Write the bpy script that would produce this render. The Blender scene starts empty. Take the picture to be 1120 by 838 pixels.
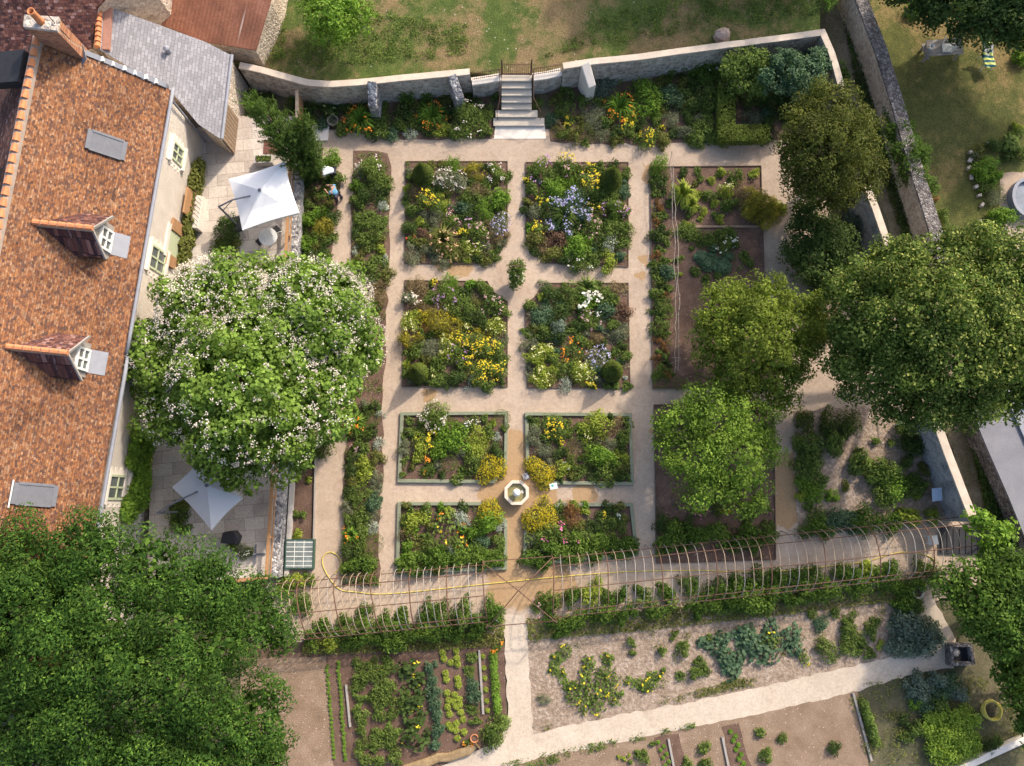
import bpy, math, random
import numpy as np
from mathutils import Vector
R = math.radians
rng = np.random.default_rng(7)
random.seed(7)
scene = bpy.context.scene
COL = scene.collection
# ------------------------------------------------------------------ camera
H, F, TILT = 41.0, 900.0, R(8.3)
cd = bpy.data.cameras.new('camera'); cd.sensor_width = 36; cd.lens = 36*F/1120
cd.clip_end = 3000; cd.clip_start = .5
cam = bpy.data.objects.new('camera', cd); COL.objects.link(cam)
cam.location = (0, 0, H); cam.rotation_euler = (TILT, 0, 0)
scene.camera = cam
CT, ST = math.cos(TILT), math.sin(TILT)
def ray(px, py):
    u, v = (px-560)/F, -(py-419)/F
    return u, v*CT+ST, v*ST-CT
def P(px, py, z=0.):                 # point of height z that stands at photo pixel (px, py)
    u, y, d = ray(px, py); k = (H-z)/-d
    return Vector((u*k, y*k, z))
def MPP(px, py, z=0.):               # metres per photo pixel there
    return (H-z)/-ray(px, py)[2]/F
def PL(pts, z=0.): return [P(x, y, z) for x, y in pts]
# ------------------------------------------------------------------ node helpers
def newmat(name):
    m = bpy.data.materials.new(name); m.use_nodes = True
    nt = m.node_tree; nt.nodes.clear()
    out = nt.nodes.new('ShaderNodeOutputMaterial')
    return m, nt, out
def N(nt, typ, **kw):
    n = nt.nodes.new(typ)
    for k, v in kw.items():
        if k.startswith('i_'):
            key = k[2:]; n.inputs[int(key) if key.isdigit() else key].default_value = v
        else: setattr(n, k, v)
    return n
def L(nt, a, b): nt.links.new(a, b)
def ramp(nt, fac, stops):
    r = nt.nodes.new('ShaderNodeValToRGB'); e = r.color_ramp.elements
    while len(e) < len(stops): e.new(.5)
    for q, (p, c) in zip(e, stops): q.position = p; q.color = (*c, 1)
    L(nt, fac, r.inputs[0]); return r.outputs[0]
def noise(nt, co, scale, detail=5, rough=.6, dist=0.):
    n = N(nt, 'ShaderNodeTexNoise', i_Scale=scale, i_Detail=detail, i_Roughness=rough, i_Distortion=dist)
    L(nt, co, n.inputs['Vector']); return n.outputs[0]
def mixc(nt, fac, a, b, mode='MIX'):
    m = N(nt, 'ShaderNodeMix', data_type='RGBA', blend_type=mode)
    for s, v in ((0, fac), (6, a), (7, b)):
        if hasattr(v, 'links'): L(nt, v, m.inputs[s])
        else: m.inputs[s].default_value = (*v, 1) if isinstance(v, tuple) else v
    return m.outputs[2]
def math_(nt, op, a, b=0.):
    m = N(nt, 'ShaderNodeMath', operation=op)
    for i, v in enumerate((a, b)):
        if hasattr(v, 'links'): L(nt, v, m.inputs[i])
        else: m.inputs[i].default_value = v
    return m.outputs[0]
def sstep(nt, v, lo, hi):
    m = N(nt, 'ShaderNodeMapRange', interpolation_type='SMOOTHSTEP'); L(nt, v, m.inputs[0])
    m.inputs[1].default_value = lo; m.inputs[2].default_value = hi; return m.outputs[0]
def finish(m, nt, out, col, rough=.9, bump=None, bstr=.4, bdist=.03, metal=0., spec=.3):
    b = N(nt, 'ShaderNodeBsdfPrincipled', i_Roughness=rough, i_Metallic=metal)
    b.inputs['Specular IOR Level'].default_value = spec
    if hasattr(col, 'links'): L(nt, col, b.inputs['Base Color'])
    else: b.inputs['Base Color'].default_value = (*col, 1)
    if bump is not None:
        bp = N(nt, 'ShaderNodeBump', i_Strength=bstr, i_Distance=bdist)
        L(nt, bump, bp.inputs['Height']); L(nt, bp.outputs[0], b.inputs['Normal'])
    L(nt, b.outputs[0], out.inputs[0]); return m
def coords(nt, kind='Object'): return N(nt, 'ShaderNodeTexCoord').outputs[kind]
def mul(c, k): return tuple(x*k for x in c)
def plain(name, c, var=.25, scale=4., rough=.85, fine=40., bstr=.3, metal=0., spec=.3):
    m, nt, out = newmat(name); co = coords(nt)
    a = noise(nt, co, scale); f = noise(nt, co, fine, 3)
    s = math_(nt, 'ADD', math_(nt, 'MULTIPLY', a, .6), math_(nt, 'MULTIPLY', f, .4))
    col = ramp(nt, s, [(.3, mul(c, 1-var)), (.5, c), (.7, mul(c, 1+var))])
    return finish(m, nt, out, col, rough, f, bstr, .02, metal, spec)
def mottled(name, stops, scale=1.5, fine=25., mixf=.4, rough=.95, bstr=.6, bdist=.04, dist=.4, speck=None):
    m, nt, out = newmat(name); co = coords(nt)
    a = noise(nt, co, scale, 8, .65, dist); f = noise(nt, co, fine, 4, .7)
    s = math_(nt, 'ADD', math_(nt, 'MULTIPLY', a, 1-mixf), math_(nt, 'MULTIPLY', f, mixf))
    col = ramp(nt, s, stops)
    if speck:
        vo = N(nt, 'ShaderNodeTexVoronoi', i_Scale=speck[1]); L(nt, co, vo.inputs['Vector'])
        col = mixc(nt, sstep(nt, vo.outputs['Distance'], speck[2], speck[2]*.6), col, speck[0])
    return finish(m, nt, out, col, rough, f, bstr, bdist)
def foliage(name, a, b, tr=.3, c=None, rough=.7):
    m, nt, out = newmat(name); g = N(nt, 'ShaderNodeNewGeometry'); co = coords(nt)
    stops = [(0, a), (1, b)] if c is None else [(0, a), (.78, b), (.93, c), (1, c)]
    col = ramp(nt, g.outputs['Random Per Island'], stops)
    n = noise(nt, co, .9, 3)
    col = mixc(nt, 1., col, ramp(nt, n, [(.3, (.64,)*3), (.7, (1.42,)*3)]), 'MULTIPLY')
    d = N(nt, 'ShaderNodeBsdfPrincipled', i_Roughness=rough); d.inputs['Specular IOR Level'].default_value = .12
    L(nt, col, d.inputs['Base Color'])
    t = N(nt, 'ShaderNodeBsdfTranslucent')
    L(nt, mixc(nt, 1., col, (1.25, 1.35, .6), 'MULTIPLY'), t.inputs[0])
    mx = N(nt, 'ShaderNodeMixShader'); mx.inputs[0].default_value = tr
    L(nt, d.outputs[0], mx.inputs[1]); L(nt, t.outputs[0], mx.inputs[2]); L(nt, mx.outputs[0], out.inputs[0])
    return m
def petal(name, a, b): return foliage(name, a, b, .25)
def tiles(name, stops, w, h, mortar, mc, stain, rough=.9, bstr=.8, lichen=None, stainscale=.5, orient=0., soot=None, wobk=.06, fineamp=.22):
    m, nt, out = newmat(name); uv = coords(nt, 'UV')
    mp = N(nt, 'ShaderNodeMapping'); L(nt, uv, mp.inputs[0]); mp.inputs['Rotation'].default_value[2] = orient
    wob = N(nt, 'ShaderNodeTexNoise', i_Scale=1.2); L(nt, uv, wob.inputs['Vector'])
    va = N(nt, 'ShaderNodeVectorMath', operation='MULTIPLY_ADD'); L(nt, wob.outputs['Color'], va.inputs[0])
    va.inputs[1].default_value = (wobk, wobk, 0); L(nt, mp.outputs[0], va.inputs[2])
    b = N(nt, 'ShaderNodeTexBrick', i_Scale=1.); L(nt, va.outputs[0], b.inputs['Vector'])
    b.inputs['Color1'].default_value = (0, 0, 0, 1); b.inputs['Color2'].default_value = (1, 1, 1, 1); b.inputs['Mortar'].default_value = (.5, .5, .5, 1)
    b.inputs['Mortar Size'].default_value = mortar; b.inputs['Brick Width'].default_value = w; b.inputs['Row Height'].default_value = h
    b.inputs['Mortar Smooth'].default_value = .3
    col = ramp(nt, b.outputs[0], stops)
    col = mixc(nt, b.outputs['Fac'], col, mc)
    n = noise(nt, uv, stainscale, 6, .7, .5)
    col = mixc(nt, math_(nt, 'MULTIPLY', sstep(nt, n, .48, .68), .75), col, mixc(nt, 1., col, stain, 'MULTIPLY'))
    f = noise(nt, uv, 9., 4, .7)
    col = mixc(nt, .85, col, ramp(nt, f, [(.3, (1-fineamp,)*3), (.7, (1+fineamp,)*3)]), 'MULTIPLY')
    if lichen:
        dk = noise(nt, uv, 2.6, 7, .75, .8); col = mixc(nt, math_(nt, 'MULTIPLY', sstep(nt, dk, .53, .64), .6), col, (.10, .052, .038))
        l = noise(nt, uv, 5.5, 5, .75)
        col = mixc(nt, math_(nt, 'MULTIPLY', sstep(nt, l, .57, .66), .8), col, lichen)
    if soot:
        gp = N(nt, 'ShaderNodeNewGeometry'); dd = N(nt, 'ShaderNodeVectorMath', operation='DISTANCE'); L(nt, gp.outputs['Position'], dd.inputs[0]); dd.inputs[1].default_value = soot[0]
        dn = math_(nt, 'ADD', dd.outputs['Value'], math_(nt, 'MULTIPLY', math_(nt, 'SUBTRACT', noise(nt, uv, 2.5, 5, .7), .5), 1.6))
        col = mixc(nt, math_(nt, 'MULTIPLY', sstep(nt, dn, soot[1], soot[1]*.3), .6), col, mixc(nt, 1., col, (.45, .40, .42), 'MULTIPLY'))
    hgt = math_(nt, 'SUBTRACT', b.outputs[0], math_(nt, 'MULTIPLY', b.outputs['Fac'], 1.))
    return finish(m, nt, out, col, rough, hgt, bstr, .04)
def rubble(name, stops, mortar, scale=4., stain=None, edge=.06):
    m, nt, out = newmat(name); co = coords(nt)
    wob = N(nt, 'ShaderNodeTexNoise', i_Scale=3.); L(nt, co, wob.inputs['Vector'])
    va = N(nt, 'ShaderNodeVectorMath', operation='MULTIPLY_ADD'); L(nt, wob.outputs['Color'], va.inputs[0])
    va.inputs[1].default_value = (.25,)*3; L(nt, co, va.inputs[2])
    v = N(nt, 'ShaderNodeTexVoronoi', i_Scale=scale); L(nt, va.outputs[0], v.inputs['Vector'])
    e = N(nt, 'ShaderNodeTexVoronoi', i_Scale=scale, feature='DISTANCE_TO_EDGE'); L(nt, va.outputs[0], e.inputs['Vector'])
    sp = N(nt, 'ShaderNodeSeparateColor'); L(nt, v.outputs['Color'], sp.inputs[0])
    col = ramp(nt, sp.outputs[0], stops)
    col = mixc(nt, sstep(nt, e.outputs[0], edge, edge*.3), col, mortar)
    n = noise(nt, co, 1.3, 7, .7, .6); f = noise(nt, co, 22., 4)
    col = mixc(nt, .8, col, ramp(nt, f, [(.3, (.7,)*3), (.7, (1.3,)*3)]), 'MULTIPLY')
    if stain: col = mixc(nt, math_(nt, 'MULTIPLY', sstep(nt, n, .45, .65), .8), col, mixc(nt, 1., col, stain, 'MULTIPLY'))
    return finish(m, nt, out, col, .95, e.outputs[0], .7, .15)
def lawnmat(name, g1, g2, dry, thr, clover=True):
    m, nt, out = newmat(name); co = coords(nt)
    big = noise(nt, co, .22, 6, .6, .8); mid = noise(nt, co, 1.6, 7, .7, .4); fine = noise(nt, co, 18., 5, .75)
    col = ramp(nt, math_(nt, 'ADD', math_(nt, 'MULTIPLY', mid, .5), math_(nt, 'MULTIPLY', fine, .5)), [(.34, g1), (.64, g2)])
    s = math_(nt, 'ADD', math_(nt, 'MULTIPLY', big, .65), math_(nt, 'MULTIPLY', mid, .35))
    d = ramp(nt, fine, [(.3, mul(dry, .6)), (.7, mul(dry, 1.25))])
    col = mixc(nt, sstep(nt, s, thr-.06, thr+.08), col, d)
    col = mixc(nt, .9, col, ramp(nt, fine, [(.3, (.6,)*3), (.7, (1.4,)*3)]), 'MULTIPLY')
    if clover:
        vo = N(nt, 'ShaderNodeTexVoronoi', i_Scale=3.2); L(nt, co, vo.inputs['Vector'])
        k = math_(nt, 'MULTIPLY', sstep(nt, vo.outputs['Distance'], .14, .08), sstep(nt, noise(nt, co, .5, 3), .52, .6))
        col = mixc(nt, math_(nt, 'MULTIPLY', k, .7), col, (.55, .52, .45))
    return finish(m, nt, out, col, .95, fine, .9, .08)
def gravelmat(name, a, b, patches, damp):
    m, nt, out = newmat(name); co = coords(nt)
    big = noise(nt, co, .5, 6, .6, .6); mid = noise(nt, co, 4., 6, .7); fine = noise(nt, co, 30., 4, .7)
    s = math_(nt, 'ADD', math_(nt, 'MULTIPLY', big, .45), math_(nt, 'ADD', math_(nt, 'MULTIPLY', mid, .3), math_(nt, 'MULTIPLY', fine, .25)))
    col = ramp(nt, s, [(.36, a), (.60, b)])
    wear = noise(nt, co, 1.1, 6, .75, 1.5); col = mixc(nt, math_(nt, 'MULTIPLY', sstep(nt, wear, .52, .66), .45 if patches else .15), col, mixc(nt, 1., col, (.80, .74, .66), 'MULTIPLY'))
    lit = N(nt, 'ShaderNodeTexVoronoi', i_Scale=2.3); L(nt, co, lit.inputs['Vector']); col = mixc(nt, math_(nt, 'MULTIPLY', sstep(nt, lit.outputs['Distance'], .055, .03), .75), col, (.12, .10, .05))
    wob = N(nt, 'ShaderNodeTexNoise', i_Scale=1.1, i_Detail=5.); L(nt, co, wob.inputs['Vector'])
    va = N(nt, 'ShaderNodeVectorMath', operation='MULTIPLY_ADD'); L(nt, wob.outputs['Color'], va.inputs[0])
    va.inputs[1].default_value = (1.5, 1.5, 0); L(nt, co, va.inputs[2])
    va2 = N(nt, 'ShaderNodeVectorMath', operation='ADD'); L(nt, va.outputs[0], va2.inputs[0]); va2.inputs[1].default_value = (-.75, -.75, 0)
    tot = None
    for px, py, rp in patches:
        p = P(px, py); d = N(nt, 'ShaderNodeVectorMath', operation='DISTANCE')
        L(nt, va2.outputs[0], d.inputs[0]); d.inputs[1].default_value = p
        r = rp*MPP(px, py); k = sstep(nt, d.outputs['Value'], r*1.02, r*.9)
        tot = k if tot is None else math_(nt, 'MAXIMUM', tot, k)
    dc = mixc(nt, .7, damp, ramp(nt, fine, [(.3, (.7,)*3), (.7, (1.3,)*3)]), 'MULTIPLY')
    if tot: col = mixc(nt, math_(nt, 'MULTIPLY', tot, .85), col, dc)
    vo = N(nt, 'ShaderNodeTexVoronoi', i_Scale=14.); L(nt, co, vo.inputs['Vector'])
    sp = N(nt, 'ShaderNodeSeparateColor'); L(nt, vo.outputs['Color'], sp.inputs[0])
    col = mixc(nt, .9, col, ramp(nt, sp.outputs[0], [(0, (.90,)*3), (1, (1.08,)*3)]), 'MULTIPLY')
    return finish(m, nt, out, col, .95, fine, .6, .03)
# ------------------------------------------------------------------ objects
def tag(o, label=None, cat=None, group=None, kind=None):
    if label: o['label'] = label
    if cat: o['category'] = cat
    if group: o['group'] = group
    if kind: o['kind'] = kind
    return o
def wloc(o):
    v = Vector((0, 0, 0))
    while o is not None: v += o.location; o = o.parent
    return v
def empty(name, loc, label, cat, group=None):
    o = bpy.data.objects.new(name, None); o.empty_display_size = .3; COL.objects.link(o); o.location = loc
    return tag(o, label, cat, group)
class MB:
    def __init__(s): s.v = []; s.f = []
    def add(s, vs, fs):
        n = len(s.v); s.v += [Vector(v) for v in vs]; s.f += [tuple(i+n for i in f) for f in fs]; return s
    def quad(s, *p): return s.add(p, [tuple(range(len(p)))])
    def prism(s, poly, z0, z1):
        n = len(poly)
        lo = [(p[0], p[1], z0 if not callable(z0) else z0(p)) for p in poly]
        hi = [(p[0], p[1], z1 if not callable(z1) else z1(p)) for p in poly]
        a = sum(poly[i][0]*poly[(i+1) % n][1]-poly[(i+1) % n][0]*poly[i][1] for i in range(n))
        up = tuple(range(n, 2*n)); dn = tuple(range(n-1, -1, -1))
        sides = [(i, (i+1) % n, n+(i+1) % n, n+i) for i in range(n)]
        if a < 0: up = up[::-1]; dn = dn[::-1]; sides = [q[::-1] for q in sides]
        return s.add(lo+hi, [up, dn]+sides)
    def box(s, c, sz, rz=0., tilt=None):
        c = Vector(c); hx, hy, hz = (q/2 for q in sz); ca, sa = math.cos(rz), math.sin(rz)
        vs = []
        for z in (-hz, hz):
            for x, y in ((-hx, -hy), (hx, -hy), (hx, hy), (-hx, hy)):
                vs.append(c+Vector((x*ca-y*sa, x*sa+y*ca, z+(tilt[0]*x+tilt[1]*y if tilt else 0))))
        return s.add(vs, [(3, 2, 1, 0), (4, 5, 6, 7), (0, 1, 5, 4), (1, 2, 6, 5), (2, 3, 7, 6), (3, 0, 4, 7)])
    def tube(s, pts, r, n=6, cap=True):
        pts = [Vector(p) for p in pts]; m = len(pts); rr = r if isinstance(r, (list, tuple)) else [r]*m
        vs = []; up = Vector((.13, .21, 1)).normalized()
        for i, p in enumerate(pts):
            d = (pts[min(i+1, m-1)]-pts[max(i-1, 0)]).normalized()
            a = d.cross(up)
            if a.length < .05: a = d.cross(Vector((1, 0, 0)))
            a.normalize(); b = d.cross(a)
            vs += [p+(a*math.cos(t)+b*math.sin(t))*rr[i] for t in (2*math.pi*k/n for k in range(n))]
        fs = [(i*n+k, i*n+(k+1) % n, (i+1)*n+(k+1) % n, (i+1)*n+k) for i in range(m-1) for k in range(n)]
        if cap: fs += [tuple(range(n-1, -1, -1)), tuple(range((m-1)*n, m*n))]
        return s.add(vs, fs)
    def lathe(s, c, prof, n=24):
        c = Vector(c); m = len(prof)
        vs = [c+Vector((r*math.cos(t), r*math.sin(t), z)) for r, z in prof for t in (2*math.pi*k/n for k in range(n))]
        fs = [(i*n+k, i*n+(k+1) % n, (i+1)*n+(k+1) % n, (i+1)*n+k) for i in range(m-1) for k in range(n)]
        fs += [tuple(range(n-1, -1, -1)), tuple(range((m-1)*n, m*n))]
        return s.add(vs, fs)
    def strip(s, line, w, z0, z1, closed=False, side=0.):      # a wall of width w along a polyline
        pts = [Vector((p[0], p[1], 0)) for p in line]; n = len(pts); l, r = [], []
        for i, p in enumerate(pts):
            a = pts[i-1] if (i > 0 or closed) else None; b = pts[(i+1) % n] if (i < n-1 or closed) else None
            d1 = (p-a).normalized() if a is not None else (b-p).normalized()
            d2 = (b-p).normalized() if b is not None else d1
            n1 = Vector((-d1.y, d1.x, 0)); n2 = Vector((-d2.y, d2.x, 0)); nn = (n1+n2).normalized()
            k = 1/max(.4, nn.dot(n1))
            l.append(p+nn*k*w*(.5+side)); r.append(p-nn*k*w*(.5-side))
        zz0 = z0 if isinstance(z0, list) else [z0]*n; zz1 = z1 if isinstance(z1, list) else [z1]*n
        vs = []
        for i in range(n): vs += [(r[i].x, r[i].y, zz0[i]), (r[i].x, r[i].y, zz1[i]), (l[i].x, l[i].y, zz1[i]), (l[i].x, l[i].y, zz0[i])]
        fs = []
        for i in range(n if closed else n-1):
            a, b = 4*i, 4*((i+1) % n)
            fs += [(a+k, b+k, b+(k+1) % 4, a+(k+1) % 4) for k in range(4)]
        if not closed: fs += [(3, 2, 1, 0), tuple(4*(n-1)+k for k in range(4))]
        return s.add(vs, fs)
    def build(s, name, m, parent=None, origin=None, uv=None, smooth=False, bevel=0., jitter=0.):
        o0 = wloc(parent) if parent is not None else Vector(origin) if origin is not None else Vector((0, 0, 0))
        vs = [v-o0 for v in s.v]
        me = bpy.data.meshes.new(name); me.from_pydata(vs, [], s.f); me.materials.append(m)
        if uv:
            e1, e2 = Vector(uv[0]).normalized(), Vector(uv[1]).normalized(); lay = me.uv_layers.new(name='UVMap')
            for lp in me.loops: q = s.v[lp.vertex_index]; lay.data[lp.index].uv = (q.dot(e1), q.dot(e2))
        if smooth:
            for p in me.polygons: p.use_smooth = True
        me.update()
        o = bpy.data.objects.new(name, me); COL.objects.link(o)
        if parent is not None: o.parent = parent
        elif origin is not None: o.location = o0
        if bevel:
            b = o.modifiers.new('bevel', 'BEVEL'); b.width = bevel; b.segments = 2; b.limit_method = 'ANGLE'
        return o
def struct(name, mb, m, **k): return tag(mb.build(name, m, **k), kind='structure')
def wobble(pts, step=.5, amp=.06, seed=1):
    r = random.Random(seed); out = []; n = len(pts)
    for i in range(n):
        a, b = pts[i], pts[(i+1) % n]; k = max(1, int((b-a).length/step))
        for j in range(k):
            q = a.lerp(b, j/k); out.append(Vector((q.x+r.uniform(-amp, amp), q.y+r.uniform(-amp, amp), q.z)))
    return out
def inpoly(xy, poly):
    x, y = xy[:, 0], xy[:, 1]; ins = np.zeros(len(xy), bool); n = len(poly)
    for i in range(n):
        x1, y1, x2, y2 = poly[i][0], poly[i][1], poly[i-1][0], poly[i-1][1]
        c = ((y1 > y) != (y2 > y)) & (x < (x2-x1)*(y-y1)/((y2-y1) if y2 != y1 else 1e-9)+x1); ins ^= c
    return ins
def scatter(poly, n, r=None):
    r = r or rng; a = np.array([[p[0], p[1]] for p in poly]); lo, hi = a.min(0), a.max(0); out = np.zeros((0, 2))
    while len(out) < n:
        q = r.uniform(lo, hi, (n*2+50, 2)); out = np.vstack([out, q[inpoly(q, poly)]])
    return out[:n]
def quadmesh(name, V):               # V: (n, 4, 3) leaf quads
    n = len(V); me = bpy.data.meshes.new(name)
    me.vertices.add(n*4); me.vertices.foreach_set('co', V.reshape(-1).astype(np.float32))
    me.loops.add(n*4); me.loops.foreach_set('vertex_index', np.arange(n*4, dtype=np.int32))
    me.polygons.add(n); me.polygons.foreach_set('loop_start', np.arange(0, n*4, 4, dtype=np.int32))
    me.update(calc_edges=True); me.validate(); return me
def unit(a): return a/np.maximum(1e-6, np.linalg.norm(a, axis=-1, keepdims=True))
def leaves(p, nrm, L_, asp=.5, jit=.6, r=None, axis=None):
    """diamond leaves at points p, facing nrm (+jitter), length L_"""
    r = r or rng; n = len(p); nn = unit(nrm+r.normal(0, jit, (n, 3)))
    t = r.normal(0, 1, (n, 3)) if axis is None else axis+r.normal(0, .25, (n, 3))
    t = unit(t-nn*(t*nn).sum(1, keepdims=True)); b = np.cross(nn, t)
    l = (L_*r.uniform(.65, 1.25, n))[:, None]; w = l*asp
    return np.stack([p-t*l*.5, p-b*w*.5+t*l*.08, p+t*l*.5, p+b*w*.5+t*l*.08], 1)
def sph(n, r, zmin=-1.):
    out = np.zeros((0, 3))
    while len(out) < n:
        q = unit(r.normal(0, 1, (n*2+20, 3))); out = np.vstack([out, q[q[:, 2] > zmin]])
    return out[:n]
# ------------------------------------------------------------------ materials
M = {}
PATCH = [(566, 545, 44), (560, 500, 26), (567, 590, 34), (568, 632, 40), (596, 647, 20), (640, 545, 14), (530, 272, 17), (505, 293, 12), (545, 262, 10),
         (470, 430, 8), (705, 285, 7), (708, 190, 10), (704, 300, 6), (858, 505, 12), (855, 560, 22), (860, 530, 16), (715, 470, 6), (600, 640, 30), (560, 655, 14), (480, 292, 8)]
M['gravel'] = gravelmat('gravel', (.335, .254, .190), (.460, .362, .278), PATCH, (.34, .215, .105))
M['pale_gravel'] = gravelmat('pale_gravel', (.40, .325, .25), (.545, .46, .37), [], (.4, .3, .2))
M['lane'] = mottled('lane', [(.35, (.07, .08, .035)), (.48, (.16, .13, .075)), (.62, (.27, .22, .16))], .8, 14, .5)
M['soil'] = mottled('soil', [(.33, (.075, .045, .032)), (.5, (.135, .083, .06)), (.66, (.20, .13, .098))], 1.6, 22, .5, bdist=.1, speck=((.30, .24, .19), 4., .13))
M['dry_soil'] = mottled('dry_soil', [(.33, (.16, .108, .070)), (.5, (.245, .170, .115)), (.66, (.34, .25, .18))], 1.1, 20, .45, bdist=.1, speck=((.42, .345, .28), 4.6, .16))
M['mulch'] = mottled('mulch', [(.33, (.15, .108, .075)), (.5, (.28, .21, .155)), (.66, (.46, .38, .31))], 1.6, 6, .6, bdist=.15)
M['earth'] = mottled('earth', [(.33, (.05, .06, .025)), (.5, (.10, .09, .05)), (.66, (.17, .14, .09))], .5, 12, .5)
M['lawn'] = lawnmat('lawn', (.034, .060, .010), (.102, .140, .028), (.225, .160, .078), .505)
M['east_lawn'] = lawnmat('east_lawn', (.050, .062, .014), (.125, .130, .034), (.23, .170, .07), .54, False)
M['paving'] = tiles('paving', [(0, (.40, .345, .30)), (.5, (.47, .41, .36)), (1, (.55, .49, .43))], .95, .6, .012, (.27, .22, .18), (.75, .72, .7), .8, .25)
M['roof_tile'] = tiles('roof_tile', [(0, (.085, .050, .040)), (.12, (.13, .064, .045)), (.32, (.19, .083, .042)), (.56, (.255, .108, .048)), (.78, (.31, .142, .060)), (.93, (.275, .165, .105)), (1, (.39, .215, .11))],
                       .12, .08, .003, (.10, .055, .042), (.50, .45, .44), lichen=(.30, .20, .145), stainscale=.34, wobk=.20, fineamp=.42)
M['dark_tile'] = tiles('dark_tile', [(0, (.04, .02, .022)), (.3, (.10, .04, .035)), (.65, (.15, .06, .045)), (.9, (.22, .10, .075)), (1, (.35, .22, .2))],
                       .19, .13, .006, (.04, .02, .02), (.4, .36, .4), lichen=(.30, .24, .25), stainscale=.6, fineamp=.4)
M['slate'] = tiles('slate', [(0, (.185, .182, .20)), (.5, (.225, .222, .243)), (1, (.27, .265, .288))], .32, .15, .010, (.115, .112, .125), (.80, .78, .80), .75, .5, soot=(P(183, 62, 5.2), 1.3))
M['grey_roof'] = mottled('grey_roof', [(.3, (.14, .14, .155)), (.5, (.185, .185, .205)), (.7, (.235, .235, .255))], .8, 20, .4, bstr=.3)
def rustmat():
    m, nt, out = newmat('rusty_sheet'); uv = coords(nt, 'UV')
    n = noise(nt, uv, .7, 7, .7, .5); f = noise(nt, uv, 10, 5, .7)
    w = N(nt, 'ShaderNodeTexWave', i_Scale=1.6); L(nt, uv, w.inputs['Vector'])
    mp = N(nt, 'ShaderNodeMapping'); L(nt, uv, mp.inputs[0]); mp.inputs['Scale'].default_value = (1.1, .06, 1)
    st = noise(nt, mp.outputs[0], 1.2, 3)
    col = ramp(nt, math_(nt, 'ADD', math_(nt, 'MULTIPLY', n, .6), math_(nt, 'MULTIPLY', f, .4)), [(.33, (.10, .045, .03)), (.5, (.235, .095, .055)), (.66, (.36, .17, .11))])
    col = mixc(nt, sstep(nt, st, .60, .66), col, (.46, .36, .31))
    return finish(m, nt, out, col, .8, w.outputs['Fac'], .35, .03)
M['rust_sheet'] = rustmat()
M['plaster'] = mottled('plaster', [(.3, (.46, .405, .345)), (.5, (.60, .535, .465)), (.7, (.72, .655, .58))], 1.2, 26, .5, bstr=.9, bdist=.05)
M['quoin'] = plain('quoin', (.72, .65, .56), .12)
M['wall_stone'] = rubble('wall_stone', [(0, (.27, .24, .21)), (.5, (.41, .365, .32)), (1, (.57, .52, .46))], (.50, .44, .38), 4.5, (.66, .62, .58), .10)
M['lime_wall'] = rubble('lime_wall', [(0, (.40, .335, .265)), (.5, (.53, .445, .36)), (1, (.64, .55, .45))], (.56, .46, .36), 6., (.75, .7, .68))
M['mossy'] = rubble('mossy', [(0, (.10, .085, .08)), (.5, (.20, .18, .17)), (1, (.34, .31, .29))], (.10, .085, .08), 8., (.35, .35, .35))
M['flint'] = rubble('flint', [(0, (.10, .10, .12)), (.5, (.28, .27, .28)), (1, (.6, .58, .56))], (.3, .28, .26), 7., None)
M['stained_wall'] = mottled('stained_wall', [(.34, (.07, .07, .08)), (.48, (.25, .25, .26)), (.64, (.42, .41, .40))], .9, 8, .4, dist=1.2)
M['coping'] = plain('coping', (.52, .435, .35), .2, 2.5)
M['limestone'] = plain('limestone', (.66, .60, .53), .13, 3)
M['fount_stone'] = plain('fount_stone', (.58, .50, .40), .1, 5)
M['concrete'] = plain('concrete', (.42, .39, .355), .2)
M['zinc'] = plain('zinc', (.24, .25, .285), .15, 3, .65)
M['lead'] = plain('lead', (.16, .17, .20), .2, 3, .5)
M['white_metal'] = plain('white_metal', (.60, .60, .585), .08, 3, .5)
M['canvas'] = plain('canvas', (.78, .785, .80), .04, 1.2, .9, 60, .1)
M['grey_canvas'] = plain('grey_canvas', (.56, .575, .61), .05, 1.2, .9, 60, .1)
M['rust'] = plain('rust', (.125, .068, .046), .35, 6, .85)
M['pale_wood'] = plain('pale_wood', (.35, .27, .19), .25, 5)
M['grey_wood'] = plain('grey_wood', (.29, .265, .24), .2, 5)
M['orange_wood'] = plain('orange_wood', (.37, .205, .10), .25, 4)
M['old_wood'] = plain('old_wood', (.24, .17, .115), .3, 5)
M['edging'] = plain('edging', (.19, .205, .14), .22, 4)
M['steel_edge'] = plain('steel_edge', (.12, .085, .065), .3, 4)
M['dark_green'] = plain('dark_green', (.03, .075, .055), .2, 4, .5)
M['sage'] = plain('sage', (.46, .50, .33), .1, 4, .6)
M['white_paint'] = plain('white_paint', (.78, .77, .72), .06, 4, .5)
M['brick'] = tiles('brick', [(0, (.24, .085, .05)), (.5, (.38, .15, .075)), (1, (.50, .24, .11))], .22, .07, .008, (.40, .34, .27), (.6, .5, .5))
M['terracotta'] = plain('terracotta', (.50, .20, .09), .2, 5)
M['brown_mat'] = plain('brown_mat', (.15, .065, .05), .2, 5)
M['black'] = plain('black', (.025, .025, .03), .3, 5, .6)
M['bark'] = plain('bark', (.14, .105, .08), .35, 5)
M['twig'] = plain('twig', (.34, .29, .24), .25, 5)
M['hose'] = plain('hose', (.62, .50, .10), .12, 6, .5)
M['straw'] = mottled('straw', [(.35, (.13, .085, .045)), (.5, (.26, .18, .095)), (.65, (.38, .28, .16))], 4, 30, .6)
def glassmat(name, c, rough=.08):
    m, nt, out = newmat(name); co = coords(nt)
    return finish(m, nt, out, ramp(nt, noise(nt, co, 2., 3), [(.3, mul(c, .7)), (.7, mul(c, 1.3))]), rough, spec=.6)
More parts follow.
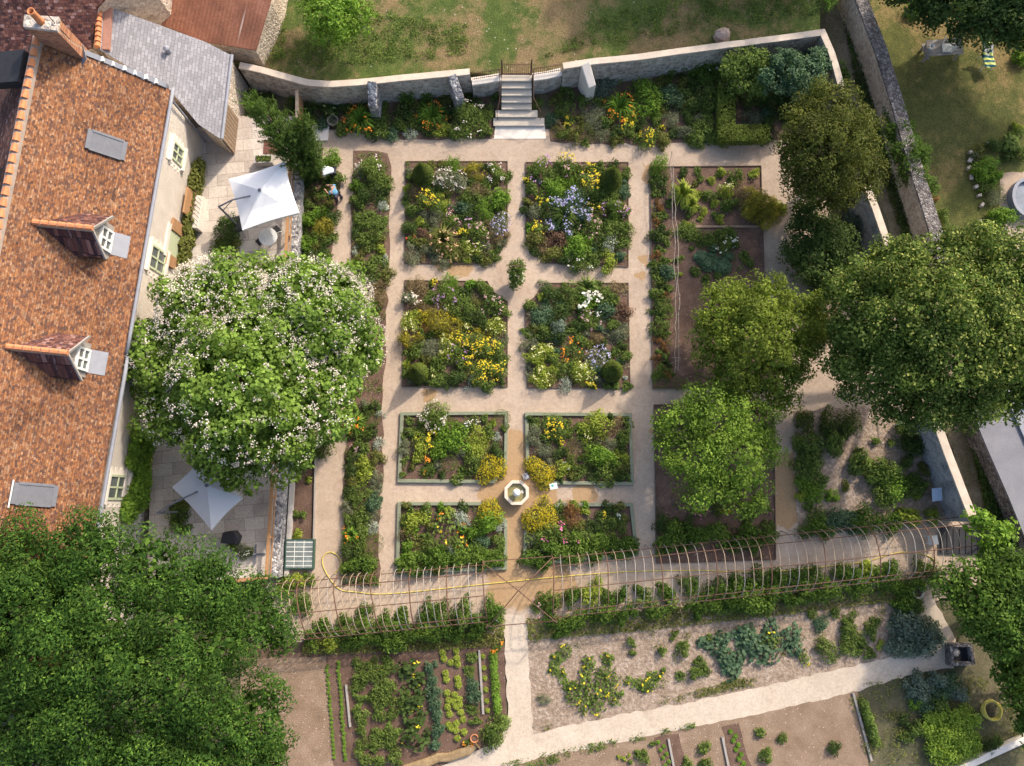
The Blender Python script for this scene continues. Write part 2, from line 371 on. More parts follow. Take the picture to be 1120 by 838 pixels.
M['pane'] = glassmat('pane', (.10, .115, .11))
M['cold_glass'] = glassmat('cold_glass', (.17, .20, .20), .2)
M['water'] = glassmat('water', (.24, .21, .085), .1)
M['blue_panel'] = glassmat('blue_panel', (.11, .14, .19), .5)
M['skin'] = plain('skin', (.46, .27, .19), .08, 8, .6)
M['hair'] = plain('hair', (.07, .04, .025), .3, 20)
M['white_shirt'] = plain('white_shirt', (.70, .74, .76), .06, 6)
M['blue_shirt'] = plain('blue_shirt', (.20, .45, .66), .08, 6)
M['dark_cloth'] = plain('dark_cloth', (.028, .028, .035), .3, 6)
M['jeans'] = plain('jeans', (.055, .05, .07), .25, 6)
M['wicker'] = plain('wicker', (.24, .215, .17), .3, 20)
M['boulder'] = plain('boulder', (.36, .27, .22), .3, 3)
M['sign_white'] = plain('sign_white', (.74, .78, .80), .04, 3)
M['sign_green'] = plain('sign_green', (.10, .40, .28), .15, 8)
M['sign_blue'] = plain('sign_blue', (.42, .52, .66), .15, 6)
def stripemat():
    m, nt, out = newmat('striped_towel'); co = coords(nt)
    w = N(nt, 'ShaderNodeTexWave', bands_direction='Y', i_Scale=1.25, i_Distortion=1.2); L(nt, co, w.inputs['Vector'])
    return finish(m, nt, out, ramp(nt, w.outputs['Fac'], [(.45, (.02, .09, .13)), (.55, (.52, .58, .17))]), .9)
M['towel'] = stripemat()
# leaves
FO = dict(
    mid=((.066, .108, .022), (.170, .232, .052)), dark=((.034, .062, .016), (.092, .138, .036)), bright=((.080, .160, .018), (.195, .310, .044)),
    lime=((.16, .21, .026), (.34, .395, .065)), grey=((.125, .145, .085), (.255, .272, .170)), silver=((.27, .31, .26), (.49, .53, .46)),
    teal=((.048, .095, .050), (.125, .195, .105)), dry=((.16, .120, .058), (.34, .262, .142)), red=((.11, .066, .046), (.22, .132, .09)),
    olive=((.090, .105, .024), (.200, .210, .055)), yellowish=((.165, .162, .024), (.365, .325, .05)), rust=((.17, .09, .03), (.31, .17, .07)),
    yew=((.040, .066, .014), (.100, .138, .032)), cypress=((.045, .085, .020), (.125, .19, .045)), blue=((.085, .118, .085), (.195, .245, .185)), limeshrub=((.14, .22, .024), (.30, .41, .07)),
    topiary=((.060, .085, .013), (.140, .180, .034)), lush=((.040, .082, .012), (.112, .188, .030)), vine=((.066, .118, .018), (.165, .250, .042)))
FM = {k: foliage(k+'_leaf', *v) for k, v in FO.items()}
FM['catalpa'] = foliage('catalpa_leaf', (.088, .152, .022), (.215, .318, .060), .35)
FM['big_green'] = foliage('big_green_leaf', (.017, .047, .007), (.047, .100, .015), .25, (.095, .17, .024))
FM['lime_tree'] = foliage('lime_tree_leaf', (.040, .072, .011), (.112, .162, .030), .28, (.31, .33, .085))
FM['olive_tree'] = foliage('olive_tree_leaf', (.040, .055, .010), (.114, .124, .024), .25)
FM['yellow_tree'] = foliage('yellow_tree_leaf', (.074, .114, .014), (.19, .235, .036), .3)
FM['apple'] = foliage('apple_leaf', (.080, .145, .018), (.21, .30, .045), .32)
PM = dict(
    yellow=petal('yellow_petal', (.58, .42, .02), (.80, .64, .06)), gold=petal('gold_petal', (.34, .27, .015), (.54, .43, .03)), white=petal('white_petal', (.62, .60, .54), (.82, .80, .76)),
    pink=petal('pink_petal', (.55, .28, .33), (.72, .48, .50)), hot=petal('hot_petal', (.60, .10, .28), (.75, .25, .42)), mauve=petal('mauve_petal', (.34, .17, .36), (.52, .32, .52)),
    violet=petal('violet_petal', (.36, .34, .60), (.55, .52, .76)), orange=petal('orange_petal', (.70, .20, .02), (.85, .36, .05)), peach=petal('peach_petal', (.66, .36, .20), (.78, .52, .34)),
    cream=petal('cream_petal', (.56, .54, .22), (.72, .70, .38)), blush=petal('blush_petal', (.56, .48, .43), (.70, .64, .58)), red=petal('red_petal', (.45, .06, .04), (.62, .12, .06)), blue=petal('blue_petal', (.12, .14, .55), (.2, .25, .7)))

M['shutter_grey'] = plain('shutter_grey', (.14, .145, .165), .12, 5, .7)
# ------------------------------------------------------------------ plants
# code: name, category, look, style, leaf material, height/radius, leaf length, flowers (petal, density) or None
KIND = dict(
 gs=('leafy_plant', 'plant', 'mid-green leafy clump', 'dome', 'mid', 1.1, .13, None),
 dk=('bushy_plant', 'bush', 'dark green bushy clump', 'dome', 'dark', 1.1, .12, None),
 br=('herb_plant', 'herb', 'bright green leafy clump', 'dome', 'bright', 1.1, .15, None),
 lim=('lime_perennial', 'perennial', 'lime-green leafy clump', 'dome', 'lime', 1.0, .13, None),
 gry=('grey_shrub', 'shrub', 'grey-green twiggy shrub', 'fine', 'grey', 1.0, .12, None),
 sil=('silver_shrub', 'shrub', 'silvery mound', 'dome', 'silver', .9, .09, None),
 bz=('dry_plant', 'plant', 'dry brown clump', 'fine', 'dry', 1.1, .12, None),
 red=('bronze_plant', 'perennial', 'reddish-brown leaved clump', 'dome', 'red', 1.0, .12, None),
 rst=('withered_plant', 'plant', 'rust-brown withered clump', 'fine', 'rust', .9, .12, None),
 teal=('blue_green_plant', 'perennial', 'blue-green leafy clump', 'dome', 'teal', 1.0, .14, None),
 blu=('grey_shrub', 'shrub', 'blue-grey leaved shrub', 'dome', 'blue', 1.1, .16, None),
 fer=('feathery_plant', 'plant', 'feathery green tuft', 'fine', 'bright', 1.3, .14, None),
 spk=('grass_clump', 'plant', 'spiky green tuft', 'strap', 'mid', 1.0, .5, None),
 box=('clipped_ball', 'shrub', 'round clipped ball', 'ball', 'topiary', 1.5, .06, None),
 oli=('olive_perennial', 'perennial', 'olive-green bushy clump', 'dome', 'olive', 1.1, .12, None),
 big=('large_leaf_plant', 'plant', 'big-leaved green plant', 'broad', 'mid', .9, .34, None),
 ylw=('flower_clump', 'flower', 'yellow-flowered clump', 'dome', 'mid', 1.2, .12, ('yellow', 1.)),
 yls=('flower_clump', 'flower', 'pale yellow-flowered clump', 'dome', 'lime', 1.2, .12, ('cream', .8)),
 gld=('flower_clump', 'flower', 'golden-brown flowered clump', 'fine', 'yellowish', 1.2, .12, ('gold', .6)),
 ysh=('flowering_shrub', 'shrub', 'dense golden-flowered shrub', 'dome', 'olive', 1.3, .12, ('gold', 7.)),
 pnk=('flower_clump', 'flower', 'pink-flowered clump', 'dome', 'mid', 1.2, .12, ('pink', .7)),
 hot=('flower_clump', 'flower', 'deep pink rose bush', 'dome', 'mid', 1.2, .13, ('hot', .45)),
 ast=('flower_clump', 'flower', 'pale pink plumed clump', 'dome', 'grey', 1.2, .12, ('blush', 1.1)),
 mau=('flower_clump', 'flower', 'mauve-flowered clump', 'dome', 'mid', 1.2, .11, ('mauve', .8)),
 lil=('flower_clump', 'flower', 'round lilac mound', 'dome', 'grey', 1.0, .10, ('violet', 2.)),
 vio=('flower_clump', 'flower', 'violet bellflower clump', 'dome', 'teal', 1.3, .12, ('violet', 1.3)),
 wht=('flower_clump', 'flower', 'white-flowered clump', 'dome', 'mid', 1.1, .11, ('white', .7)),
 phl=('flower_clump', 'flower', 'blush-white flowered clump', 'dome', 'mid', 1.3, .13, ('blush', .9)),
 lily=('flower_clump', 'flower', 'large white lilies', 'dome', 'bright', 1.3, .15, ('white', 1.4)),
 org=('flower_clump', 'flower', 'orange daylily clump', 'strap', 'bright', 1.0, .5, ('orange', .8)),
 orf=('flower_clump', 'flower', 'small orange-flowered clump', 'dome', 'mid', 1.0, .10, ('orange', .8)),
 pch=('flower_clump', 'flower', 'peach-flowered lily clump', 'strap', 'olive', 1.0, .45, ('peach', .7)),
 rdf=('flower_clump', 'flower', 'red-flowered clump', 'dome', 'mid', 1.0, .11, ('red', .5)),
 dhl=('flower_clump', 'flower', 'small pink dahlia', 'dome', 'mid', 1.1, .11, ('hot', .4)),
 rose=('rose_bush', 'shrub', 'tall pale rose bush', 'dome', 'mid', 1.5, .13, ('blush', .35)),
 umb=('flower_clump', 'flower', 'yellow-green umbel plant', 'fine', 'mid', 1.2, .14, ('cream', .8)),
 vine=('climbing_plant', 'climbing plant', 'green climbing vine', 'dome', 'vine', 1.5, .14, None),
 dvin=('climbing_plant', 'climbing plant', 'dark green climbing vine', 'dome', 'lush', 1.5, .14, None),
 yvin=('climbing_plant', 'climbing plant', 'yellow-green climbing vine', 'dome', 'lime', 1.5, .16, None),
 let=('lettuce', 'vegetable', 'lime-green lettuce', 'rosette', 'lime', .7, .16, None),
 sdl=('seedling', 'vegetable', 'small green seedling', 'rosette', 'bright', .6, .12, None),
 cab=('cabbage', 'vegetable', 'dark blue-green cabbage', 'rosette', 'teal', .7, .22, None),
 sqs=('squash_plant', 'vegetable', 'yellow-flowered squash', 'broad', 'dark', .8, .24, ('yellow', .10)),
 sqg=('squash_plant', 'vegetable', 'green trailing squash', 'broad', 'mid', .6, .17, ('yellow', .10)),
 sqp=('squash_plant', 'vegetable', 'grey-green trailing squash', 'broad', 'teal', .6, .20, None),
 pot=('potato_plant', 'vegetable', 'leafy potato plant', 'dome', 'mid', .9, .12, None),
 crn=('maize_plant', 'vegetable', 'arching pale maize plant', 'strap', 'lime', 1.2, .6, None),
 lsh=('shrub', 'shrub', 'bright lime-green shrub', 'dome', 'limeshrub', 1.2, .13, None),
 shr=('shrub', 'shrub', 'bushy green shrub', 'dome', 'mid', 1.2, .15, None),
 dsh=('shrub', 'shrub', 'dark evergreen shrub', 'dome', 'yew', 1.2, .13, None),
 bsh=('shrub', 'shrub', 'bright green rounded shrub', 'dome', 'bright', 1.3, .14, None),
 osh=('shrub', 'shrub', 'thin olive-green shrub', 'fine', 'yellowish', 1.3, .16, None),
 grt=('grass_tuft', 'plant', 'wispy grass tuft', 'fine', 'olive', .8, .12, None),
)
BUCK = [.1, .16, .24, .34, .48, .66, .9, 1.25, 1.7]
CACHE = {}
def plant_mesh(kind, b, var):
    key = (kind, b, var)
    if key in CACHE: return CACHE[key]
    nm, cat, look, style, leafm, hr, ll, fl = KIND[kind]
    r = np.random.default_rng(sum(map(ord, kind))*31+int(b*100)*7+var)
    h = b*hr; area = b*b
    nl = int(np.clip(1900*area+90, 90, 3600)); ll = ll*(.8 if ll < .2 else 1)
    if style in ('dome', 'fine'):
        k = int(np.clip(6+16*b*1.3, 6, 30)); cc = sph(k, r, .0)*r.uniform(.35, .8, (k, 1)); cr = r.uniform(.26, .46, k)
        cr *= 1. if b > .3 else 1.2
        w = cr**2/np.sum(cr**2); idx = r.choice(k, nl, p=w); d = sph(nl, r, -.35)
        p = cc[idx]+d*cr[idx][:, None]*r.uniform(.55, 1.08, (nl, 1)); p[:, 2] = np.abs(p[:, 2])
        p = p*np.array([b, b, h*.85]); nrm = d*np.array([1, 1, .9])+np.array([0, 0, .55])
        V = leaves(p, nrm, ll if style == 'dome' else ll*1.25, .55 if style == 'dome' else .16, .55, r)
        if style == 'fine': V = np.concatenate([V, leaves(p*.97, nrm, ll, .2, .8, r)])
    elif style == 'strap':
        n = int(np.clip(150*b+30, 40, 160)); az = r.uniform(0, 2*np.pi, n); ln = r.uniform(.6, 1.1, n)*b; up = r.uniform(.4, 1.1, n)*h
        Q = []
        for s0, s1, z0, z1 in ((.05, .5, .1, .85), (.5, 1., .85, .55)):
            a = np.stack([np.cos(az)*ln*s0, np.sin(az)*ln*s0, up*z0], 1); c = np.stack([np.cos(az)*ln*s1, np.sin(az)*ln*s1, up*z1], 1)
            sd = np.stack([-np.sin(az), np.cos(az), 0*az], 1)*.028*(1.6 if kind == 'crn' else 1)
            w0, w1 = (1, 1) if s0 < .3 else (1, .2)
            Q.append(np.stack([a-sd*w0, a+sd*w0, c+sd*w1, c-sd*w1], 1))
        V = np.concatenate(Q)
    elif style == 'broad':
        n = int(np.clip((150 if ll < .22 else 100)*area+26, 28, 500)); d = sph(n, r, .05); p = d*np.array([b, b, h])*r.uniform(.45, 1.05, (n, 1))
        V = leaves(p, d*.35+np.array([0, 0, 1]), ll, .8, .28, r)
        V = np.concatenate([V, leaves(p-np.array([0, 0, .05]), d*.5+np.array([0, 0, 1]), ll*.8, .8, .35, r)])
    elif style == 'rosette':
        n = int(np.clip(60+60*b, 60, 120)); t = np.arange(n)/n; az = np.arange(n)*2.4; rr = b*(.12+.75*t)
        p = np.stack([np.cos(az)*rr, np.sin(az)*rr, h*(1-.75*t)*.8+.03], 1); out = np.stack([np.cos(az), np.sin(az), 0*az], 1)
        V = leaves(p, np.array([0, 0, 1.])+out*(.9-1.5*t)[:, None]*-.3, max(.06, b*.55), .75, .3, r, axis=out)
    elif style == 'ball':
        n = int(np.clip(2600*area+200, 260, 3200)); d = sph(n, r, -.75); p = d*np.array([b, b, b*.9])*r.uniform(.9, 1.03, (n, 1))+np.array([0, 0, b*.8])
        V = leaves(p, d, ll, .6, .45, r)
    me = quadmesh(nm, V); me.materials.append(FM[leafm]); fm = None
    if fl:
        pet, den = fl; n = int(max(4, den*(105*area+10))); k = max(2, int(n/5)); cd_ = sph(k, r, .25)
        if kind in ('vio', 'ylw', 'gld', 'yls'): cd_ = cd_*r.uniform(.45, 1., (k, 1))
        cz = np.array([b*.95, b*.95, h*.95]); cc = cd_*cz
        cc[:, 2] = h*np.sqrt(np.clip(1-(cc[:, 0]**2+cc[:, 1]**2)/(b*b*1.05), .05, 1))*.97+.03
        if den >= 2: p = sph(n, r, .1)*np.array([b, b, h])*r.uniform(.9, 1.05, (n, 1))
        else: p = cc[r.integers(0, k, n)]+r.normal(0, .05+.02*b, (n, 3))*np.array([1, 1, .6])
        p[:, 2] = np.maximum(p[:, 2], .06)
        s = dict(orange=.10, white=.075, hot=.09, peach=.10, gold=.065, blush=.10).get(pet, .085)
        if kind == 'lily': s = .15
        if kind in ('sqs', 'sqg'): s = .11
        Fv = leaves(p, unit(p*np.array([1, 1, .5]))*.5+np.array([0, 0, 1.]), s, .8, .45, r)
        fm = quadmesh('flowers', Fv); fm.materials.append(PM[pet])
    CACHE[key] = (me, fm); return CACHE[key]
REG = {}     # region -> list of (object, look, x, y, r)
def put_plant(kind, px, py, rpx, region, zbase=.03, label=None):
    nm, cat, look, style, leafm, hr, ll, fl = KIND[kind]
    rm = rpx*MPP(px, py, .4)*(1.22 if style in ('dome', 'fine', 'strap') else 1.08); h = rm*hr; pos = P(px, py, zbase+h*.45); pos.z = zbase
    b = min(BUCK, key=lambda q: abs(math.log(q/rm))); me, fm = plant_mesh(kind, b, random.randrange(2))
    o = bpy.data.objects.new(nm, me); COL.objects.link(o); o.location = pos
    s = rm/b; an_ = 1. if style in ('ball', 'rosette', 'strap') else random.uniform(.8, 1.25); o.scale = (s*an_, s/an_, s*random.uniform(.85, 1.15)); o.rotation_euler = (0, 0, random.uniform(0, 6.28))
    tag(o, label, cat)
    if fm:
        f = bpy.data.objects.new('flowers', fm); COL.objects.link(f); f.parent = o
    if label is None: REG.setdefault(region, []).append((o, look, px, py, rpx))
    return o
def plants(region, ox, oy, s, spec, zbase=.03):
    for it in spec.split(';'):
        q = it.split()
        if len(q) == 4: put_plant(q[0], ox+float(q[1])/s, oy+float(q[2])/s, float(q[3])/s, region, zbase)
ORD = ['first', 'second', 'third', 'fourth', 'fifth', 'sixth', 'seventh', 'eighth', 'ninth', 'tenth', 'eleventh', 'twelfth', 'thirteenth', 'fourteenth', 'fifteenth']
def axis_words(items):
    xs = [i[2] for i in items]; ys = [i[3] for i in items]
    return (2, 'left', 'right') if max(xs)-min(xs) >= max(ys)-min(ys) else (3, 'top', 'bottom')
def re_first(q):
    if not q.startswith('first '): return q
    w = q.rsplit(' ', 1)[1]; return {'left': 'leftmost', 'right': 'rightmost', 'top': 'uppermost', 'bottom': 'lowest'}[w]+q[5:].rsplit(' from ', 1)[0]
def short(l): return l.replace(' clump', '').replace(' tuft', '')
def label_regions():
    for reg, items in REG.items():
        x0, x1 = min(i[2] for i in items), max(i[2] for i in items); y0, y1 = min(i[3] for i in items), max(i[3] for i in items)
        by = {}
        for it in items: by.setdefault(it[1], []).append(it)
        single = {k: v[0] for k, v in by.items() if len(v) == 1}
        def cell(it):
            wx, wy = (x1-x0) > 30, (y1-y0) > 30
            b = ['left', 'centre', 'right'][min(2, int(3*(it[2]-x0)/max(1, x1-x0)))] if wx else ''; a = ['top', 'middle', 'bottom'][min(2, int(3*(it[3]-y0)/max(1, y1-y0)))] if wy else ''
            return {'middle centre': 'centre'}.get((a+' '+b).strip(), (a+' '+b).strip())
        def beside(it):
            best = min(((math.hypot(s[2]-it[2], s[3]-it[3])-s[4]-it[4], k) for k, s in single.items()), default=(99, ''))
            return best[1] if best[0] < 5 else None
        for look, its in by.items():
            for it in its: it[0]['group'] = f'{look}s in {reg}' if len(its) > 1 else f'plants in {reg}'
            if len(its) == 1: its[0][0]['label'] = f'{look} in {reg}'; continue
            if len(its) == 2:
                a, b = sorted(its, key=lambda i: -i[4])
                if a[4] > 1.3*b[4]: a[0]['label'] = f'larger {look} in {reg}'; b[0]['label'] = f'smaller {look} in {reg}'; continue
                ax, w0, w1 = axis_words(its); a, b = sorted(its, key=lambda i: i[ax]); w = ('left', 'right') if ax == 2 else ('upper', 'lower')
                a[0]['label'] = f'{w[0]} {look} of two in {reg}'; b[0]['label'] = f'{w[1]} {look} of two in {reg}'; continue
            left = list(its); big = sorted(its, key=lambda i: -i[4])
            if big[0][4] > 1.2*big[1][4]: big[0][0]['label'] = f'largest {look} in {reg}'; left.remove(big[0])
            if big[-1][4] < .75*big[-2][4]: big[-1][0]['label'] = f'smallest {look} in {reg}'; left.remove(big[-1])
            bs = {}
            for it in left:
                k = beside(it)
                if k and k != look: bs.setdefault(k, []).append(it)
            for k, v in bs.items():
                if len(v) == 1 and len((look+k+reg).replace('-', ' ').split())+4 <= 15: v[0][0]['label'] = f'{look} beside {short(k)} in {reg}'; left.remove(v[0])
            cells = {}
            for it in its: cells.setdefault(cell(it), []).append(it)
            for c, cs in cells.items():
                ax, w0, w1 = axis_words(cs); cs.sort(key=lambda i: i[ax]); n = len(cs)
                for k, it in enumerate(cs):
                    if it not in left: continue
                    if n == 1: it[0]['label'] = f'{look} at {c} of {reg}'
                    elif n == 2: it[0]['label'] = f'{(("left", "right") if ax == 2 else ("upper", "lower"))[k]} {look} at {c} of {reg}'
                    else:
                        q = f'{ORD[k]} {look} from {w0}' if k <= n-1-k else f'{ORD[n-1-k]} {look} from {w1}'
                        it[0]['label'] = re_first(q)+f' at {c} of {reg}'
BLOCK = [(462, 188, 14), (669, 193, 14), (456, 405, 12), (671, 404, 13), (565, 539, 16)]
def fill(region, poly, tries, kinds, rr=(5, 9), pack=.62, seed=1, zbase=.03):
    rd = random.Random(seed); g = np.random.default_rng(seed); a = np.array(poly, float); got = [(i[2], i[3], i[4]) for i in REG.get(region, [])]+BLOCK
    for x, y in scatter([tuple(p) for p in poly], tries, g):
        q = rd.uniform(*rr)
        if all(math.hypot(x-u, y-v) > pack*(q+w) for u, v, w in got): got.append((x, y, q)); put_plant(rd.choice(kinds.split()), x, y, q, region, zbase)
def add_mesh(name, me, m, parent=None, loc=None):
    me.materials.clear(); me.materials.append(m); o = bpy.data.objects.new(name, me); COL.objects.link(o)
    if parent is not None: o.parent = parent
    elif loc is not None: o.location = loc
    return o
# ------------------------------------------------------------------ trees
def crown(name, blobs, leafm, parent, dens=95, leaf=.24, lobe=(.5, 1.0), asp=.55, seed=1, squash=.85, inner=.18, jit=.5, gap=0., core_k=.32):
    """blobs: world (centre, radius); lobes of leaves over every blob, thinner inside"""
    r = np.random.default_rng(seed); Ps, Ns = [], []; C_ = np.array([list(c) for c, q in blobs]); Rr = np.array([q for c, q in blobs])
    for c, q in zip(C_, Rr):
        k = int(max(5, 5.5*(q/np.mean(lobe))**2*.55)); d = sph(k, r, -.45); lc = c+d*np.array([q, q, q*squash])*r.uniform(.62, .98, (k, 1)); lr = r.uniform(*lobe, k)
        if gap: keep = r.random(k) > gap; lc, lr, k = lc[keep], lr[keep], int(keep.sum())
        for a, b in zip(lc, lr):
            n = int(dens*b*b*2.2); dd = sph(n, r, -.55); Ps.append(a+dd*b*np.array([1, 1, .8])*r.uniform(.6, 1.1, (n, 1))); Ns.append(dd+np.array([0, 0, .45]))
        n = int(dens*inner*q*q*4); dd = sph(n, r, -.9); Ps.append(c+dd*q*np.array([1, 1, squash])*r.uniform(.2, .85, (n, 1))); Ns.append(dd+np.array([0, 0, .8]))
    p = np.concatenate(Ps); nn = np.concatenate(Ns); core = []
    for c, q in zip(C_, Rr):
        n = int(16*q*q/(leaf*1.9)**2*core_k); dd = sph(n, r, -.7); core.append(leaves(c+dd*q*np.array([1, 1, squash])*r.uniform(.35, .74, (n, 1)), dd*.5+np.array([0, 0, .8]), leaf*1.9, .8, .5, r))
    dmin = np.min([np.linalg.norm((p-c)/np.array([1, 1, squash]), axis=1)/q for c, q in zip(C_, Rr)], axis=0)
    keep = (dmin > .55) | (r.random(len(p)) < .3); p, nn = p[keep], nn[keep]; p[:, 2] = np.maximum(p[:, 2], .15)
    me = quadmesh(name, np.concatenate([leaves(p, nn, leaf, asp, jit, r)]+core)-np.array(list(wloc(parent)))); return add_mesh(name, me, FM[leafm], parent), p, nn
def limbs(base, blobs, parent, r0, seed=0, m='bark', zfork=.35, lift=.05):
    rd = random.Random(seed); mb = MB(); zc = sum(c.z for c, q in blobs)/len(blobs); top = Vector((0, 0, 0))
    for c, q in blobs: top += c
    top /= len(blobs); fork = Vector(base).lerp(Vector((top.x, top.y, zc)), zfork); fork.z = base.z+zc*zfork
    mid = Vector(base).lerp(fork, .5)+Vector((rd.uniform(-.1, .1), rd.uniform(-.1, .1), 0))
    mb.tube([base-Vector((0, 0, .1)), base+Vector((0, 0, .25)), mid, fork], [r0*1.45, r0, r0*.85, r0*.75], 9)
    t = mb.build('trunk', MAT(m), parent, smooth=True); lb = MB()
    for c, q in blobs:
        e = c+Vector((rd.uniform(-.3, .3)*q, rd.uniform(-.3, .3)*q, q*lift)); a = fork.lerp(e, .45)+Vector((rd.uniform(-.25, .25), rd.uniform(-.25, .25), .25))
        lb.tube([fork-Vector((0, 0, .15)), a, e], [r0*.55, r0*.32, r0*.08], 6)
        for j in range(5):
            s = a.lerp(e, rd.uniform(.1, .9)); g = c+Vector((rd.uniform(-1, 1), rd.uniform(-1, 1), rd.uniform(-.4, .4+lift)))*q*.75
            lb.tube([s, s.lerp(g, .5)+Vector((0, 0, .1)), g], [r0*.2, r0*.12, r0*.03], 5)
    lb.build('limbs', MAT(m), parent, smooth=True)
def MAT(m): return M[m] if isinstance(m, str) else m
def tree(name, label, cat, base, blobs, leafm, r0=.2, seed=1, gz=0., zfork=.35, group=None, trunk=True, lift=.05, **kw):
    bl = [(P(x, y, z), q*MPP(x, y, z)) for x, y, q, z in blobs]; b = P(base[0], base[1], gz)
    root = empty(name, b, label, cat, group)
    c, p, nn = crown('crown', bl, leafm, root, seed=seed, **kw)
    if trunk: limbs(b, bl, root, r0, seed, zfork=zfork, lift=lift)
    return root, bl, p, nn
# ------------------------------------------------------------------ ground and paths
def hit(px, py, p0, n):                     # where the sight line of a photo pixel meets a plane
    d = Vector(ray(px, py)); o = Vector((0, 0, H)); n = Vector(n); return o+d*((Vector(p0)-o).dot(n)/d.dot(n))
def sheet(name, pts, z, m, wob=0., seed=3, step=.5):
    w = PL(pts, 0)
    if wob: w = wobble(w, step, wob, seed)
    a = sum(w[i].x*w[(i+1) % len(w)].y-w[(i+1) % len(w)].x*w[i].y for i in range(len(w)))
    vs = [(p.x, p.y, z) for p in w]
    if a < 0: vs = vs[::-1]
    return struct(name, MB().add(vs, [tuple(range(len(vs)))]), MAT(m))
g = MB(); g.quad((-700, -700, -.06), (700, -700, -.06), (700, 700, -.06), (-700, 700, -.06)); struct('ground', g, M['earth'])
sheet('gravel_path', [(300, 142), (870, 142), (915, 250), (990, 330), (1050, 560), (1085, 600), (1070, 650), (1010, 660), (600, 690), (300, 715), (290, 640), (296, 420), (322, 300)], 0., 'gravel', .04)
sheet('lane', [(905, -60), (935, -60), (1010, 262), (1060, 420), (1118, 600), (1085, 640), (1060, 560), (985, 280), (905, 60)], -.045, 'lane', .1)
sheet('east_lawn', [(930, -80), (1300, -80), (1300, 420), (1060, 420), (1008, 250), (960, 90)], -.03, 'east_lawn')
sheet('neighbour_path', [(1096, 190), (1160, 180), (1160, 300), (1085, 290), (1098, 250), (1092, 222)], -.02, 'gravel', .12)
sheet('pale_path', [(552, 672), (575, 672), (579, 740), (583, 803), (640, 790), (696, 778), (760, 767), (833, 751), (933, 728), (979, 717), (1000, 690), (990, 660), (1018, 650), (1045, 700), (1042, 730), (999, 738), (933, 757), (820, 783), (670, 813), (592, 828), (540, 845), (470, 862), (480, 838), (545, 812), (556, 785), (553, 730)], .012, 'pale_gravel', .055, step=.3)
SOIL = {
 'B1': [(444, 177), (555, 177), (555, 265), (533, 289), (443, 288)],
 'B2': [(575, 178), (687, 178), (687, 292), (600, 288), (588, 281), (575, 267)],
 'B3': [(443, 307), (533, 308), (538, 318), (546, 325), (555, 330), (555, 423), (440, 423)],
 'B4': [(595, 310), (687, 310), (689, 425), (577, 424), (574, 333), (584, 326)],
 'B5': [(440, 453), (554, 452), (553, 508), (540, 527), (437, 526)],
 'B6': [(576, 453), (689, 454), (691, 529), (606, 528), (577, 508)],
 'B7': [(437, 551), (525, 551), (553, 570), (553, 621), (435, 626)],
 'B8': [(610, 552), (690, 552), (696, 606), (574, 617), (575, 573)],
 'B9': [(386, 166), (426, 168), (427, 240), (424, 305), (420, 420), (417, 560), (414, 640), (376, 642), (378, 470), (384, 300)],
 'B10': [(330, 70), (536, 90), (541, 150), (470, 153), (400, 148), (372, 142), (330, 132)],
 'B11': [(598, 88), (900, 60), (906, 150), (842, 155), (720, 158), (604, 156)],
 'B12': [(711, 183), (832, 182), (836, 320), (850, 424), (714, 425)],
 'B13': [(715, 443), (846, 440), (848, 612), (718, 616)],
 'B15': [(316, 495), (344, 495), (342, 594), (314, 594)],
 'B16': [(324, 160), (372, 190), (368, 240), (357, 300), (330, 300), (328, 230)],
}
for k, pts in SOIL.items():
    w = wobble(PL(pts), .6, .035 if k not in ('B9', 'B10', 'B11', 'B16') else .10, 5); mb = MB(); mb.prism(w, -.04, .03); struct('soil', mb, M['soil'])
sheet('soil', [(868, 450), (1004, 438), (1048, 560), (960, 574), (872, 588)], .016, 'mulch', .08)
sheet('soil', [(312, 630), (530, 612), (553, 622), (549, 690), (322, 712)], .014, 'soil', .06) if False else None
SB = [(578, 690), (700, 676), (860, 662), (992, 652), (1005, 690), (975, 716), (833, 750), (696, 777), (640, 789), (590, 800)]
sheet('soil', [(566, 690), (700, 676), (860, 662), (992, 652), (1012, 690), (985, 722), (833, 758), (696, 786), (640, 798), (570, 815)], .004, 'mulch')
sheet('soil', [(268, 705), (551, 693), (554, 785), (546, 815), (470, 866), (268, 880)], .004, 'soil')
sheet('soil', [(262, 720), (356, 718), (366, 860), (262, 870)], .014, 'dry_soil', .08)
sheet('soil', [(478, 870), (592, 820), (670, 804), (820, 774), (936, 750), (956, 870), (900, 980), (480, 980)], .008, 'dry_soil', .06)
sheet('soil', [(716, 807), (742, 801), (770, 900), (740, 905)], .024, 'soil', .06)
sheet('soil', [(790, 795), (808, 791), (838, 900), (812, 905)], .024, 'soil', .06)
# upper lawn: a raised terrace held by the garden wall
LW = [(262, 72), (300, 85), (355, 93), (415, 88), (514, 79), (549, 82), (581, 82), (613, 77), (700, 62), (780, 51), (897, 34)]
lw = PL(LW, 1.3); far = [P(897, -260, 1.3), P(120, -260, 1.3), P(150, 40, 1.3)]
mb = MB(); mb.prism(lw+far, -.05, 1.3); struct('upper_lawn', mb, M['lawn'])
# paved terrace
mb = MB(); TE = PL([(255, 127), (326, 127), (321, 172), (308, 430), (294, 630), (160, 640), (170, 400), (215, 140)], 1.0)
mb.prism(TE, -.05, 1.0); struct('terrace', mb, M['paving'], uv=((1, .1, 0), (-.1, 1, 0)))
